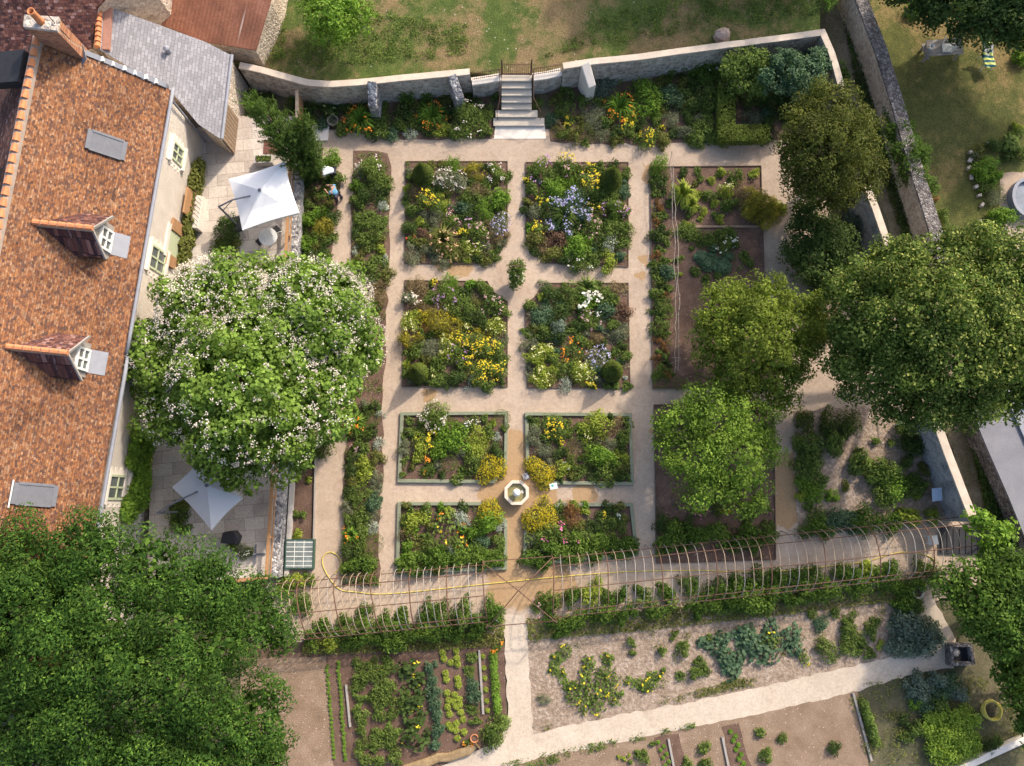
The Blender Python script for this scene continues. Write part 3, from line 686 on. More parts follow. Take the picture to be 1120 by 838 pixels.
# ------------------------------------------------------------------ the house
EA, EB = P(186, 98, 6.0), P(105, 560, 6.0)
ED = (EB-EA).normalized(); EN = Vector((ED.y, -ED.x, 0))        # along the eave (south), inward (west)
SL = 3.6/4.0; UP = Vector((0, 0, 1))
def HP(s, d, z): return Vector((EA.x, EA.y, 0))+ED*s+EN*d+UP*z   # s along the eave, d inward from it
house = empty('house', HP(9, 4, 0), 'long old house with a mottled orange tile roof and cream rendered facade', 'house')
LEN = 27.
mb = MB(); prof = [(.3, 0), (.3, 6.1), (4, 9.4), (8.6, 5.3), (8.6, 0)]
M['ridge_mortar'] = plain('ridge_mortar', (.30, .24, .20), .25, 4); n_ = len(prof); vs = [HP(.15, d, z) for d, z in prof]+[HP(LEN-.2, d, z) for d, z in prof]
mb.add(vs, [tuple(range(n_)), tuple(range(2*n_-1, n_-1, -1))]+[(i, i+n_, (i+1) % n_+n_, (i+1) % n_) for i in range(n_)])
mb.build('wall', M['plaster'], house)
mb = MB(); t = .14
def slab(mb, a, b, c, d, t):
    n = (b-a).cross(d-a).normalized()
    if n.z < 0: n = -n
    return mb.add([a, b, c, d, a-n*t, b-n*t, c-n*t, d-n*t], [(0, 1, 2, 3), (7, 6, 5, 4), (0, 4, 5, 1), (1, 5, 6, 2), (2, 6, 7, 3), (3, 7, 4, 0)])
nr_, ns_ = 46, 54; rr_ = random.Random(5); sag = lambda s_, q: .035*math.sin(s_*.9+q*2.1)+.03*math.sin(s_*.37+1.3)*math.sin(q*3.1)   # courses of tiles, gently sagging
for i in range(nr_):
    for hgt, q in ((.035, i/nr_), (.0, (i+1)/nr_)): mb.v += [HP(LEN*j/ns_, 4*q, 6+3.6*q+hgt+sag(LEN*j/ns_, q)*math.sin(math.pi*q)+rr_.uniform(-.006, .006)) for j in range(ns_+1)]
w_ = ns_+1
for k in range(2*nr_-1): mb.f += [(k*w_+j, k*w_+j+1, (k+1)*w_+j+1, (k+1)*w_+j) for j in range(ns_)]
mb.add([HP(0, 0, 5.86), HP(LEN, 0, 5.86), HP(LEN, 4, 9.4), HP(0, 4, 9.4)], [(3, 2, 1, 0)])
n_b = 2*nr_*w_; mb.f += [(0, n_b, n_b+1, ns_), (0, (2*nr_-1)*w_, n_b+3, n_b), (ns_, n_b+1, n_b+2, 2*nr_*w_-1)]
roof = mb.build('roof', M['roof_tile'], house, uv=(ED, EN*4+UP*3.6))
mb = MB(); slab(mb, HP(0, 4.0, 9.605), HP(LEN, 4.0, 9.605), HP(LEN, 9, 5.1), HP(0, 9, 5.1), t)
mb.build('rear_roof', M['dark_tile'], house, uv=(ED, EN*4.3-UP*4.5))
s = .1; mb = MB(); mo = MB(); mo.tube([HP(0, 4.03, 9.50), HP(LEN, 4.03, 9.50)], .215, 8)
while s < LEN:                                   # clay ridge tiles bedded in mortar
    mb.tube([HP(s, 4, 9.61), HP(s+.35, 4, 9.64)], [.13, .155], 8); s += .46
mo.build('ridge_mortar', M['ridge_mortar'], roof); mb.build('ridge_tiles', M['terracotta'], roof)
mb = MB(); mb.strip([HP(-.08, .1, 0), HP(-.08, 3.9, 0)], .22, [5.95, 9.4], [6.22, 9.70]); mb.build('verge', M['lead'], roof)
mb = MB(); mb.strip([HP(-.06, .35, 0), HP(-.06, 2.4, 0)], .14, [6.28, 8.1], [6.40, 8.25])
for q in range(6): mb.box(HP(-.06, .5+q*.34, 6.50+q*.34*SL), (.26+.06*(q % 2), .2, .12), .2)
mb.build('verge_mortar', M['white_paint'], roof)
mb = MB(); mb.tube([HP(s, -.1, 5.93) for s in np.linspace(-.1, 12.2, 14)], .085, 8); mb.tube([HP(s, -.13, 5.85) for s in np.linspace(12.3, LEN, 14)], .085, 8)
mb.build('gutter', M['zinc'], house, smooth=True)
mb = MB(); mb.tube([HP(.05, -.05, 5.9), HP(.2, .15, 5.5), HP(.2, .18, 1.0)], .05, 8); mb.tube([HP(12.3, -.05, 5.9), HP(12.3, .18, 5.5), HP(12.3, .2, 1.)], .05, 8); mb.build('downpipe', M['zinc'], house)
# facade windows: measured on the wall plane
WN = EN; WP = HP(0, .3, 3)
def wall_sz(px, py): q = hit(px, py, WP, WN); d = q-Vector((EA.x, EA.y, 0)); return d.dot(ED), q.z
def facade_window(px, py, w=1.05, h=1.5, oval=False):
    s, z = wall_sz(px, py); rd = random.Random(int(px))
    sur = MB()
    for side in (-1, 1):
        for k in range(9):
            e = (.34 if k % 2 else .17); zz = z-h/2-.1+k*(h+.3)/9
            a = s+side*(w/2+.002); b = s+side*(w/2+e); sur.add([HP(min(a, b), .275, zz), HP(max(a, b), .275, zz), HP(max(a, b), .275, zz+(h+.3)/9-.01), HP(min(a, b), .275, zz+(h+.3)/9-.01), HP(min(a, b), .31, zz), HP(max(a, b), .31, zz), HP(max(a, b), .31, zz+(h+.3)/9-.01), HP(min(a, b), .31, zz+(h+.3)/9-.01)], [(0, 1, 2, 3), (0, 4, 5, 1), (1, 5, 6, 2), (2, 6, 7, 3), (3, 7, 4, 0)])
    sb = lambda s0, s1, d0, d1, z0, z1: MB().add([HP(s0, d0, z0), HP(s1, d0, z0), HP(s1, d1, z0), HP(s0, d1, z0), HP(s0, d0, z1), HP(s1, d0, z1), HP(s1, d1, z1), HP(s0, d1, z1)], [(3, 2, 1, 0), (4, 5, 6, 7), (0, 1, 5, 4), (1, 2, 6, 5), (2, 3, 7, 6), (3, 0, 4, 7)])
    win = sb(s-w/2, s+w/2, .262, .272, z-h/2, z+h/2).build('window', M['pane'], house)
    fr = MB()
    for a0, a1, z0, z1 in ((-w/2-.01, -w/2+.09, -h/2, h/2), (w/2-.09, w/2+.01, -h/2, h/2), (-w/2, w/2, -h/2, -h/2+.09), (-w/2, w/2, h/2-.09, h/2), (-.04, .04, -h/2, h/2), (-w/2, w/2, -.03, .03)):
        q = sb(s+a0, s+a1, .22, .30, z+z0, z+z1); fr.add(q.v, q.f)
    fr.build('frame', M['sage'], win)
    q = sb(s-w/2-.2, s+w/2+.2, .272, .31, z+h/2+.162, z+h/2+.34); sur.add(q.v, q.f); sur.add(*(lambda k: (k.v, k.f))(sb(s-w/2-.2, s-w/2-.003, .28, .309, z-h/2, z+h/2+.17))); sur.add(*(lambda k: (k.v, k.f))(sb(s+w/2+.003, s+w/2+.2, .28, .309, z-h/2, z+h/2+.17)))
    sur.build('surround', M['quoin'], win)
    q = sb(s-w/2-.14, s+w/2+.14, .12, .31, z-h/2-.16, z-h/2-.003); q.build('sill', M['limestone'], win)
    q = sb(s-w/2-.2, s+w/2+.2, .16, .31, z+h/2+.003, z+h/2+.16); q.build('lintel', M['quoin'], win)
for wx, wy, ww, hh in ((193, 168, .85, 1.25), (171, 284, 1.1, 1.6), (146, 398, 1.1, 1.6), (127, 533, 1.1, 1.7)): facade_window(wx, wy, ww, hh)
# dormers
def dormer(px, py):
    q = hit(px, py, HP(0, 0, 6), (EN*-3.6+UP*4).normalized()); s = (q-EA).dot(ED); d = (q-Vector((EA.x, EA.y, q.z))).dot(EN)
    z0 = 6+d*SL; zw = z0+1.05; zr = z0+1.95; hw = .82; ov = .3
    bk = lambda z: (z-6)/SL
    dm = MB(); dm.add([HP(s-hw+.1, d, z0), HP(s+hw-.1, d, z0), HP(s+hw-.1, d, zw), HP(s, d, zr-.08), HP(s-hw+.1, d, zw), HP(s-hw+.1, bk(zw), zw), HP(s+hw-.1, bk(zw), zw), HP(s, bk(zr), zr-.08)],
                      [(0, 1, 2, 3, 4), (0, 4, 5), (1, 6, 2), (4, 3, 7, 5), (2, 6, 7, 3)])
    o = dm.build('dormer', M['grey_wood'], house)
    rf = MB(); zo = zw-.16
    slab(rf, HP(s, d-.12, zr), HP(s, bk(zr)+.1, zr), HP(s-hw-.1, bk(zo)+.02, zo), HP(s-hw-.1, d-ov, zo), .08)
    slab(rf, HP(s, d-.12, zr), HP(s, bk(zr)+.1, zr), HP(s+hw+.1, bk(zo)+.02, zo), HP(s+hw+.1, d-ov, zo), .08)
    rf.build('dormer_roof', M['dark_tile'], o, uv=(EN, ED*.8+UP))
    rt = MB(); mo = MB(); x = d-.2; mo.tube([HP(s, d-.12, zr-.03), HP(s, bk(zr)-.05, zr-.05)], .145, 8)
    while x < bk(zr)-.1:
        rt.tube([HP(s, x, zr+.06), HP(s, x+.27, zr+.085)], [.115, .135], 8); x += .36
    rt.build('ridge_tiles', M['terracotta'], o); mo.build('ridge_mortar', M['ridge_mortar'], o)
    bb = MB(); bb.strip([HP(s-hw-.12, d-ov-.02, 0), HP(s, d-.13, 0), HP(s+hw+.12, d-ov-.02, 0)], .07, [zo-.14, zr-.14, zo-.14], [zo+.02, zr+.02, zo+.02]); bb.build('bargeboard', M['grey_wood'], o)
    w = MB(); w.add([HP(s-.4, d-.03, z0+.12), HP(s+.4, d-.03, z0+.12), HP(s+.4, d-.03, z0+1.0), HP(s-.4, d-.03, z0+1.0)], [(0, 1, 2, 3)]); wi = w.build('window', M['pane'], o)
    fr = MB()
    for a0, a1, b0, b1 in ((-.47, -.38, .08, 1.04), (.38, .47, .08, 1.04), (-.38, .38, .08, .17), (-.38, .38, .95, 1.04), (-.045, .045, .17, .95), (-.38, .38, .53, .58)):
        fr.add([HP(s+a, d-f, z0+b) for f in (.09, .0) for a, b in ((a0, b0), (a1, b0), (a1, b1), (a0, b1))], [(0, 1, 2, 3), (7, 6, 5, 4), (0, 4, 5, 1), (1, 5, 6, 2), (2, 6, 7, 3), (3, 7, 4, 0)])
    fr.build('frame', M['white_paint'], wi)
    ap = MB(); slab(ap, HP(s-.5, d+.02, z0+.07), HP(s+.5, d+.02, z0+.07), HP(s+.5, d-.55, z0-.44), HP(s-.5, d-.55, z0-.44), .03); ap.build('apron', M['zinc'], o)
dormer(122, 266); dormer(97, 395)
def skylight(px, py):
    q = hit(px, py, HP(0, 0, 6), (EN*-3.6+UP*4).normalized()); s = (q-EA).dot(ED); d = (q-Vector((EA.x, EA.y, q.z))).dot(EN); hw, hd = .42, .48
    c = lambda a, b, e: HP(s+a, d+b, 6+(d+b)*SL)+(UP*4-EN*3.6).normalized()*e
    fr = MB()
    for a0, a1, b0, b1, e in ((-hw, hw, -hd-.12, -hd+.02, .09), (-hw, hw, hd-.02, hd+.12, .10), (-hw-.04, -hw+.06, -hd, hd, .10), (hw-.06, hw+.04, -hd, hd, .10)):
        slab(fr, c(a0, b0, e), c(a1, b0, e), c(a1, b1, e), c(a0, b1, e), .12)
    o = fr.build('skylight', M['shutter_grey'], house)
    sh = MB()
    for k in range(22):
        b0 = -hd+.02+k*(2*hd-.04)/22; b1 = b0+(2*hd-.04)/22; slab(sh, c(-hw+.06, b0, .068), c(hw-.06, b0, .068), c(hw-.06, b1, .076), c(-hw+.06, b1, .076), .02)
    sh.build('shutter', M['shutter_grey'], o)
skylight(116, 159); skylight(38, 541)
mb = MB(); q = hit(14, 540, HP(0, 0, 6), (EN*-3.6+UP*4).normalized()); mb.tube([q+UP*.12-ED*.55, q+UP*.12+ED*.55], .035, 6); mb.build('snow_bar', M['white_metal'], house)
# chimney
CP = PL([(28, 17), (63, 19), (61, 33), (27, 29)], 10.7); mb = MB(); mb.prism(CP, 7.2, 10.55); ch = mb.build('chimney', M['brick'], house, uv=((1, .12, .02), (0, .02, 1)))
c0 = sum(CP, Vector())/4; mb = MB(); mb.prism([c0+(p-c0)*1.08 for p in CP], 10.552, 10.72); mb.build('chimney_cap', M['wall_stone'], ch)
pc = P(45, 24, 10.72); mb = MB(); mb.lathe(pc, [(.16, 0), (.15, .15), (.13, .6), (.16, .72), (.12, .73), (.11, .4)], 14); mb.build('chimney_pot', M['terracotta'], ch, smooth=True)
mb = MB(); q = hit(91, 63, HP(0, 0, 6), (EN*-3.6+UP*4).normalized()); mb.box(q+UP*.12, (.5, .7, .05), .3, (-.9*-1, 0)); mb.build('flashing', M['zinc'], ch)
mb = MB(); a, b = P(76, 43, 9.9), P(30, -8, 12.2); mb.tube([a, a.lerp(b, .5)-UP*.08, b], .018, 5); tag(mb.build('overhead_cable', M['black'], origin=a), 'thin black cable running up past the brick chimney', 'cable')
mb = MB(); slab(mb, HP(.6, 4.5, 9.55), HP(2.0, 4.5, 9.55), HP(2.0, 6.6, 8.9), HP(.6, 6.6, 8.9), .5); mb.build('rear_dormer', M['black'], house)
mb = MB(); slab(mb, HP(5.5, 4.9, 9.1), HP(6.6, 4.9, 9.1), HP(6.6, 6.4, 8.7), HP(5.5, 6.4, 8.7), .4); mb.build('rear_skylight', M['black'], house)
# ground-floor doors of the facade, with shutters
def fbox(name, parent, s0, s1, d0, d1, z0, z1, m):
    mb = MB(); mb.add([HP(s, d, z) for z in (z0, z1) for s, d in ((s0, d0), (s1, d0), (s1, d1), (s0, d1))], [(3, 2, 1, 0), (4, 5, 6, 7), (0, 1, 5, 4), (1, 2, 6, 5), (2, 3, 7, 6), (3, 0, 4, 7)]); return mb.build(name, MAT(m), parent)
for s in (6.2, 17.6):
    dr = fbox('door', house, s-.55, s+.55, .24, .29, 1.0, 3.1, 'sage')
    fbox('shutter', dr, s-1.15, s-.58, .18, .27, 1.05, 3.1, 'orange_wood'); fbox('shutter', dr, s+.58, s+1.15, .18, .27, 1.05, 3.1, 'orange_wood')
    fbox('lintel', dr, s-.8, s+.8, .20, .295, 3.12, 3.4, 'limestone')
# ------------------------------------------------------------------ slate annex
C_, D_ = P(252, 60, 3.0), P(241, 152, 3.0); cd_ = (D_-C_).normalized(); cn = Vector((cd_.y, -cd_.x, 0))
if cn.x > 0: cn = -cn
sn = (UP-cn*.50).normalized()
an = [hit(x, y, C_, sn) for x, y in ((110, 4), (225, 46), (252, 60), (241, 152), (217, 136), (188, 101), (107, 53))]
ctr = sum(an, Vector())/len(an)
annex = empty('annex', Vector((ctr.x, ctr.y, 0)), 'low annex with a grey slate roof joined to the orange-roofed house', 'building')
zpl = lambda p: C_.z+((C_.x-p[0])*cn.x*-1+(C_.y-p[1])*cn.y*-1)*.50
ins = [ctr+(p-ctr)*.965 for p in an]; mb = MB(); mb.prism(ins, 0, lambda p: zpl(p)-.12); mb.build('wall', M['lime_wall'], annex)
mb = MB(); mb.prism(an, lambda p: zpl(p)-.1, lambda p: zpl(p)); rf = mb.build('roof', M['slate'], annex, uv=(cd_, cn+UP*.56))
M['verge_brick'] = plain('verge_brick', (.33, .17, .125), .2, 6); mb = MB(); a, b = an[0], an[6]; k = 0
for k in range(9):
    p, q = a.lerp(b, k/9), a.lerp(b, (k+.85)/9); mb.tube([p+UP*.02, q+UP*.06], [.13, .15], 8)
mb.build('verge_tiles', M['terracotta'], rf)
mb = MB(); mb.strip([a+Vector((.32, 0, 0)), b+Vector((.32, 0, 0))], .32, [a.z-.3, b.z-.3], [a.z-.05, b.z-.05]); mb.build('verge_mortar', M['verge_brick'], rf)
mb = MB(); mb.tube([an[2]-cn*.08, an[3]-cn*.08], .08, 8); mb.build('gutter', M['zinc'], annex)
v = hit(185, 57, C_, sn); mb = MB(); mb.lathe(v, [(.11, -.1), (.11, .3), (.15, .31), (.15, .38), (.03, .45)], 12); mb.build('vent_pipe', M['zinc'], rf)
mb = MB(); f0, f1 = C_.lerp(D_, .55)-cn*.02, C_.lerp(D_, .98)-cn*.02
for k in range(9):
    p = f0.lerp(f1, (k+.5)/9); mb.box(Vector((p.x, p.y, 1.85)), (.05, (f1-f0).length/9*.86, 1.6), math.atan2(-cd_.x, cd_.y))
mb.build('plank_door', M['old_wood'], annex)
# rusty shed and the dark-roofed house behind
sd = [P(x, y, 2.9) for x, y in ((150, 16), (222, 46), (280, 55))]; sdir = (sd[2]-sd[0]).normalized(); sdn = Vector((-sdir.y, sdir.x, 0)); spn = (UP-sdn*.32).normalized()
sp = [hit(x, y, sd[2], spn) for x, y in ((150, 16), (222, 45), (280, 55), (297, -1), (300, -40), (150, -60))]
ctr = sum(sp, Vector())/len(sp); shed = empty('shed', Vector((ctr.x, ctr.y, 0)), 'stone shed with a rusty corrugated iron roof beside the lawn', 'shed')
zs = lambda p: sd[2].z+((p[0]-sd[2].x)*sdn.x+(p[1]-sd[2].y)*sdn.y)*.32
mb = MB(); mb.prism([ctr+(p-ctr)*.97 for p in sp], 0, lambda p: zs(p)-.12); mb.build('wall', M['lime_wall'], shed)
mb = MB(); mb.prism(sp, lambda p: zs(p)-.06, zs); mb.build('roof', M['rust_sheet'], shed, uv=(sdir, sdn))
bp = [(-60, 75), (0, 72), (40, 62), (100, 52), (106, 8), (118, -6), (150, -40), (150, -80), (-60, -80)]; pn = Vector((0, -.55, 1)).normalized(); p0 = P(40, 34, 5.6)
bq = [hit(x, y, p0, pn) for x, y in bp]; ctr = sum(bq, Vector())/len(bq); zb = lambda p: p0.z+(p[1]-p0.y)*.55
bh = empty('house', Vector((ctr.x, ctr.y, 0)), 'neighbouring house with a dark red-brown tiled roof behind the brick chimney', 'house')
mb = MB(); mb.prism([ctr+(p-ctr)*.98 for p in bq], 0, lambda p: zb(p)-.15); mb.build('wall', M['lime_wall'], bh)
mb = MB(); mb.prism(bq, lambda p: zb(p)-.12, zb); mb.build('roof', M['dark_tile'], bh, uv=((1, 0, 0), (0, 1, .55)))
# right-hand grey-roofed building
gp = [P(x, y, 1.5) for x, y in ((1064, 452), (1082, 495), (1104, 545), (1126, 600), (1230, 560), (1160, 420), (1095, 420))]
gb = empty('building', P(1130, 510, 0), 'low building with a plain grey roof beyond the lane', 'building')
c = sum(gp, Vector())/7; mb = MB(); mb.prism([c+(p-c)*.95 for p in gp], 0, 1.36); mb.build('wall', M['mossy'], gb)
mb = MB(); mb.prism(gp, 1.37, 1.5); mb.build('roof', M['grey_roof'], gb)
mb = MB(); mb.prism(PL([(1096, 424), (1106, 424), (1140, 500), (1130, 500)], 1.62), 1.502, 1.62); mb.build('roof_trim', M['zinc'], gb)
mb = MB(); mb.prism(PL([(1107, 424), (1150, 424), (1180, 500), (1141, 500)], 1.62), 1.502, 1.61); mb.build('roof_panel', M['blue_panel'], gb)
# ------------------------------------------------------------------ garden walls
def walled(name, label, line, w, z, m, copz=.12, copw=.42, z0=-.05, zs=None, copm='coping', cat='wall'):
    pts = PL(line, z); root = empty(name, Vector((pts[0].x, pts[0].y, 0)), label, cat)
    mb = MB(); mb.strip(pts, w, z0, z-copz); mb.build('masonry', MAT(m), root)
    mb = MB(); dn = []
    for i in range(len(pts)-1):
        k = max(1, int((pts[i+1]-pts[i]).length/.8)); dn += [pts[i].lerp(pts[i+1], j/k) for j in range(k)]
    dn.append(pts[-1]); mb.strip(dn, copw, z-copz+.002, [z+random.uniform(-.015, .02) for _ in dn]); mb.build('coping', MAT(copm), root, bevel=.015)
    return root
w1 = walled('garden_wall', 'curved grey rubble wall with pale coping left of the stone steps', [(262, 71), (285, 76), (313, 84), (336, 90), (360, 92), (390, 90), (440, 85), (514, 78)], .30, 2.15, 'wall_stone', copw=.34)
w2 = walled('garden_wall', 'grey rubble wall with pale coping right of the stone steps', [(616, 72), (650, 67), (700, 62), (780, 51), (850, 42), (900, 35), (910, 58), (925, 110)], .30, 2.15, 'wall_stone', copw=.34)
for r_, x0, y0, x1, y1 in ((w1, 404, 96, 410, 122), (w1, 491, 89, 497, 118), (w2, 637, 76, 638, 109)):
    t0 = P(x0+3, y0-6, 2.2); t1 = P(x1+4, y1-4, 0.)
    mb = MB(); d = Vector((t1.x-t0.x, t1.y-t0.y, 0)); d.normalize(); s_ = Vector((-d.y, d.x, 0))*.24; a = Vector((t0.x, t0.y, 0)); e = a+d*.95
    mb.add([a-s_, a+s_, e+s_, e-s_, a-s_+UP*2.3, a+s_+UP*2.3, e+s_*.9+UP*1.5, e-s_*.9+UP*1.5], [(3, 2, 1, 0), (4, 5, 6, 7), (0, 1, 5, 4), (1, 2, 6, 5), (2, 3, 7, 6), (3, 0, 4, 7)])
    mb.build('buttress', M['flint'] if r_ is w1 else M['limestone'], r_, bevel=.04)
lo = walled('low_wall', 'low wall with white coping beside the gate, left of the steps', [(516, 89), (530, 87), (548, 84)], .3, 1.55, 'wall_stone', copm='limestone')
lo2 = walled('low_wall', 'low wall with white coping beside the gate, right of the steps', [(583, 84), (598, 82), (614, 78)], .3, 1.55, 'wall_stone', copm='limestone')
walled('garden_wall', 'pale-coped garden wall along the lane behind the round yew', [(945, 195), (958, 228), (974, 275), (985, 300)], .3, 2.2, 'stained_wall', copw=.36)
walled('garden_wall', 'black-stained wall with pale coping right of the sandy bed', [(1022, 455), (1038, 498), (1056, 545), (1066, 570)], .3, 2.2, 'stained_wall', copw=.4)
lane_line = [(929, -40), (943, 0), (964, 55), (980, 106), (989, 138), (1005, 193), (1022, 247), (1040, 310)]
walled('lane_wall', 'tall tan rubble wall with mossy dark top along the lane', lane_line, .62, 1.75, 'lime_wall', .12, .66, copm='mossy')
# stone steps and gate
st = empty('stone_steps', P(565, 105, 0), 'pale stone garden steps leading up to the iron gate', 'steps')
fr = [(88, 1.3, 548.5, 581.5), (96, 1.1, 548.5, 581.5), (104, .9, 548.5, 581.5), (111.5, .7, 548.5, 581.5), (119, .5, 548.5, 581.5), (127.5, .33, 542, 588), (137, .17, 539.5, 595.5)]
yb = P(565, 80, 1.3).y
for i, (fy, z, xl, xr) in enumerate(fr):
    a, b = P(xl, fy, z), P(xr, fy, z); y1 = yb if i == 0 else P(565, fr[i-1][0], fr[i-1][1]).y+.0
    mb = MB(); mb.box(((a.x+b.x)/2, (a.y+y1)/2, (z-.05)/2-.025), (b.x-a.x-.04, y1-a.y-.04, z-.05)); s_ = mb.build('step', M['limestone'], st, bevel=.02)
    mb = MB(); mb.box(((a.x+b.x)/2, (a.y+y1)/2-.01, z-.035), (b.x-a.x, y1-a.y+.04, .07)); mb.build('tread', M['fount_stone'], s_, bevel=.02)
for xl, xb in ((547, 544), (583, 591)):
    mb = MB(); pts = [P(xl, 86, 1.3)+UP*.9, P(xl, 100, .95)+UP*.9, P(xl, 116, .55)+UP*.9, P(xb, 130, .3)+UP*.75]
    mb.tube(pts, .02, 6)
    for k in (0, 2, 3): mb.tube([Vector((pts[k].x, pts[k].y, .2)), pts[k]], .018, 6)
    mb.build('handrail', M['rust'], st)
mb = MB(); mb.prism(PL([(540, 137), (596, 137), (597, 152), (538, 152)]), -.03, .022); tag(mb.build('landing', M['limestone']), kind='structure')
ga = empty('iron_gate', P(565, 82, 1.3), 'rusty wrought-iron gate and railing at the head of the stone steps', 'gate')
def rail(parent, name, a, b, z, h, n, spike=True):
    mb = MB(); A, B = P(*a, z), P(*b, z)
    for zz in (.12, h-.15): mb.tube([A+UP*zz, B+UP*zz], .018, 5)
    for k in range(n+1): p = A.lerp(B, k/n); mb.tube([p, p+UP*(h if k % 1 == 0 else h-.1)], .011, 4)
    return mb.build(name, M['rust'], parent)
rail(ga, 'gate_leaf', (550, 82), (564.5, 82), 1.3, 1.15, 7); rail(ga, 'gate_leaf', (565.5, 82), (580, 82), 1.3, 1.15, 7)
rail(ga, 'railing', (517, 88), (548, 83), 1.55, .8, 14); rail(ga, 'railing', (582, 83), (613, 78), 1.55, .8, 14)
for x, y in ((549, 82), (581, 82)): mb = MB(); mb.tube([P(x, y, 1.2), P(x, y, 1.3)+UP*1.5], .035, 6); mb.build('gate_post', M['rust'], ga)
# terrace edge: retaining wall, kerb, timber fence
rt = empty('retaining_wall', P(305, 500, 0), 'pebbly grey retaining wall along the terrace edge', 'wall')
ln = PL([(325, 150), (322, 175), (318, 260), (309, 420), (304, 500), (296, 632)], 1.0); mb = MB(); mb.strip([p+Vector((.18, 0, 0)) for p in ln], .36, -.05, 1.02); mb.build('masonry', M['flint'], rt)
mb = MB(); mb.strip([Vector((p.x+.55, p.y, 0)) for p in ln[3:]], .22, -.05, .28); mb.build('kerb', M['concrete'], rt)
mb = MB(); mb.strip(PL([(345, 496), (343, 592)], .1), .05, -.05, .16); mb.build('edge_board', M['grey_wood'], rt)
tf = empty('timber_fence', ln[3].copy(), 'orange timber rail fence along the edge of the paved terrace', 'fence')
mb = MB(); mb.strip([p-Vector((.02, 0, 0)) for p in ln], .16, 1.62, 1.67); mb.build('top_rail', M['orange_wood'], tf)
mb = MB(); mb.strip([p+Vector((.06, 0, 0)) for p in ln], .03, 1.2, 1.32); mb.build('lower_rail', M['orange_wood'], tf)
for i in range(len(ln)-1):
    k = max(1, int((ln[i+1]-ln[i]).length/1.7))
    for j in range(k):
        p = ln[i].lerp(ln[i+1], j/k); mb = MB(); mb.box((p.x, p.y, 1.32), (.09, .09, .6)); mb.build('post', M['orange_wood'], tf)
mb = MB(); a, b = P(296, 630, 1.02), P(262, 634, 1.02); mb.strip([a, b], .16, 1.55, 1.61); mb.build('end_rail', M['orange_wood'], tf)
fp = empty('fence_panel', P(327, 125, 0), 'tall orange wooden panel end-on behind the leaning cypress', 'fence')
mb = MB(); mb.strip(PL([(325, 100), (325, 128)], 1.6), .10, 0, 1.75); mb.build('panel', M['orange_wood'], fp)
mb = MB(); mb.strip(PL([(325, 99), (325, 129)], 1.75), .16, 1.753, 1.80); mb.build('capping', M['pale_wood'], fp)
M['sunpatch_brown'] = plain('sunpatch_brown', (.30, .135, .055), .2, 5)  # sunlight on soil put into the brown of the added A-frame
# ------------------------------------------------------------------ bed edgings
BN = dict(B1='the upper left flowerbed', B2='the upper right flowerbed', B3='the second-row left flowerbed', B4='the second-row right flowerbed',
          B5='the third-row left flowerbed', B6='the third-row right flowerbed', B7='the fourth-row left flowerbed', B8='the fourth-row right flowerbed')
for k in ('B1', 'B2', 'B3', 'B4', 'B5', 'B6', 'B7', 'B8'):
    tall = k in ('B5', 'B6', 'B7', 'B8'); pts = PL(SOIL[k]); c = sum(pts, Vector())/len(pts); mb = MB()
    mb.strip(pts,   .17 if tall else .035, -.02, .15 if tall else .07, True)
    tag(mb.build('bed_edging', M['edging' if tall else 'steel_edge'], origin=c, bevel=.012 if tall else 0), ('mossy green timber edging' if tall else 'thin brown edging strip')+' framing '+BN[k], 'edging', 'edgings of the flowerbeds')
for k, nm in (('B12', 'dark soil bed below the upper path on the right'), ('B13', 'dark soil bed under the apple tree')):
    pts = PL(SOIL[k]); c = sum(pts, Vector())/len(pts); mb = MB(); mb.strip(pts, .035, -.02, .09, True); tag(mb.build('bed_edging', M['steel_edge'], origin=c), 'thin brown edging strip framing the '+nm, 'edging', 'edgings of the flowerbeds')
# ------------------------------------------------------------------ fountain
fc = P(565, 539, .45); fc.z = 0; fo = empty('fountain', fc, 'octagonal pale stone fountain basin of green water with a white ball', 'fountain')
def octo(r, rot=math.pi/8): return [Vector((fc.x+r*math.cos(rot+i*math.pi/4), fc.y+r*math.sin(rot+i*math.pi/4), 0)) for i in range(8)]
mb = MB(); mb.strip(octo(.55), .12, -.05, .50, True); mb.build('basin', M['fount_stone'], fo)
mb = MB(); mb.strip(octo(.56), .15, .502, .57, True); mb.build('rim', M['fount_stone'], fo, bevel=.015)
mb = MB(); mb.prism(octo(.53), .02, .40); mb.build('water', M['water'], fo)
mb = MB(); mb.lathe(fc, [(.09, .38), (.09, .6), (.17, .66), (.19, .76), (.17, .86), (.1, .94), (.02, .97)], 20); mb.build('ball', M['white_paint'], fo, smooth=True)
mb = MB(); mb.box(fc+Vector((.28, .05, .405)), (.10, .16, .03), .4); mb.build('drain_grate', M['limestone'], fo)
sp_ = P(575, 521, .3); sp_.z = 0; so = empty('standpipe', sp_, 'dark metal standpipe beside the octagonal fountain', 'water tap')
mb = MB(); mb.box(sp_+Vector((0, 0, .02)), (.3, .3, .1), .4); mb.build('base', M['concrete'], so)
mb = MB(); mb.tube([sp_+Vector((.05, -.05, 0)), sp_+Vector((.05, -.05, .75)), sp_+Vector((-.02, .05, .85)), sp_+Vector((-.08, .1, .78))], .05, 8); mb.build('pipe', M['lead'], so)
mb = MB(); mb.lathe(sp_+Vector((.05, -.05, .75)), [(.10, 0), (.10, .07), (.02, .08)], 10); mb.build('handle', M['zinc'], so)
ip = P(605, 532, .6); ip.z = 0; io = empty('information_sign', ip, 'small white information board with a green mark in the golden shrub', 'sign')
mb = MB(); mb.tube([ip, ip+UP*.98], .025, 6); mb.build('post', M['lead'], io)
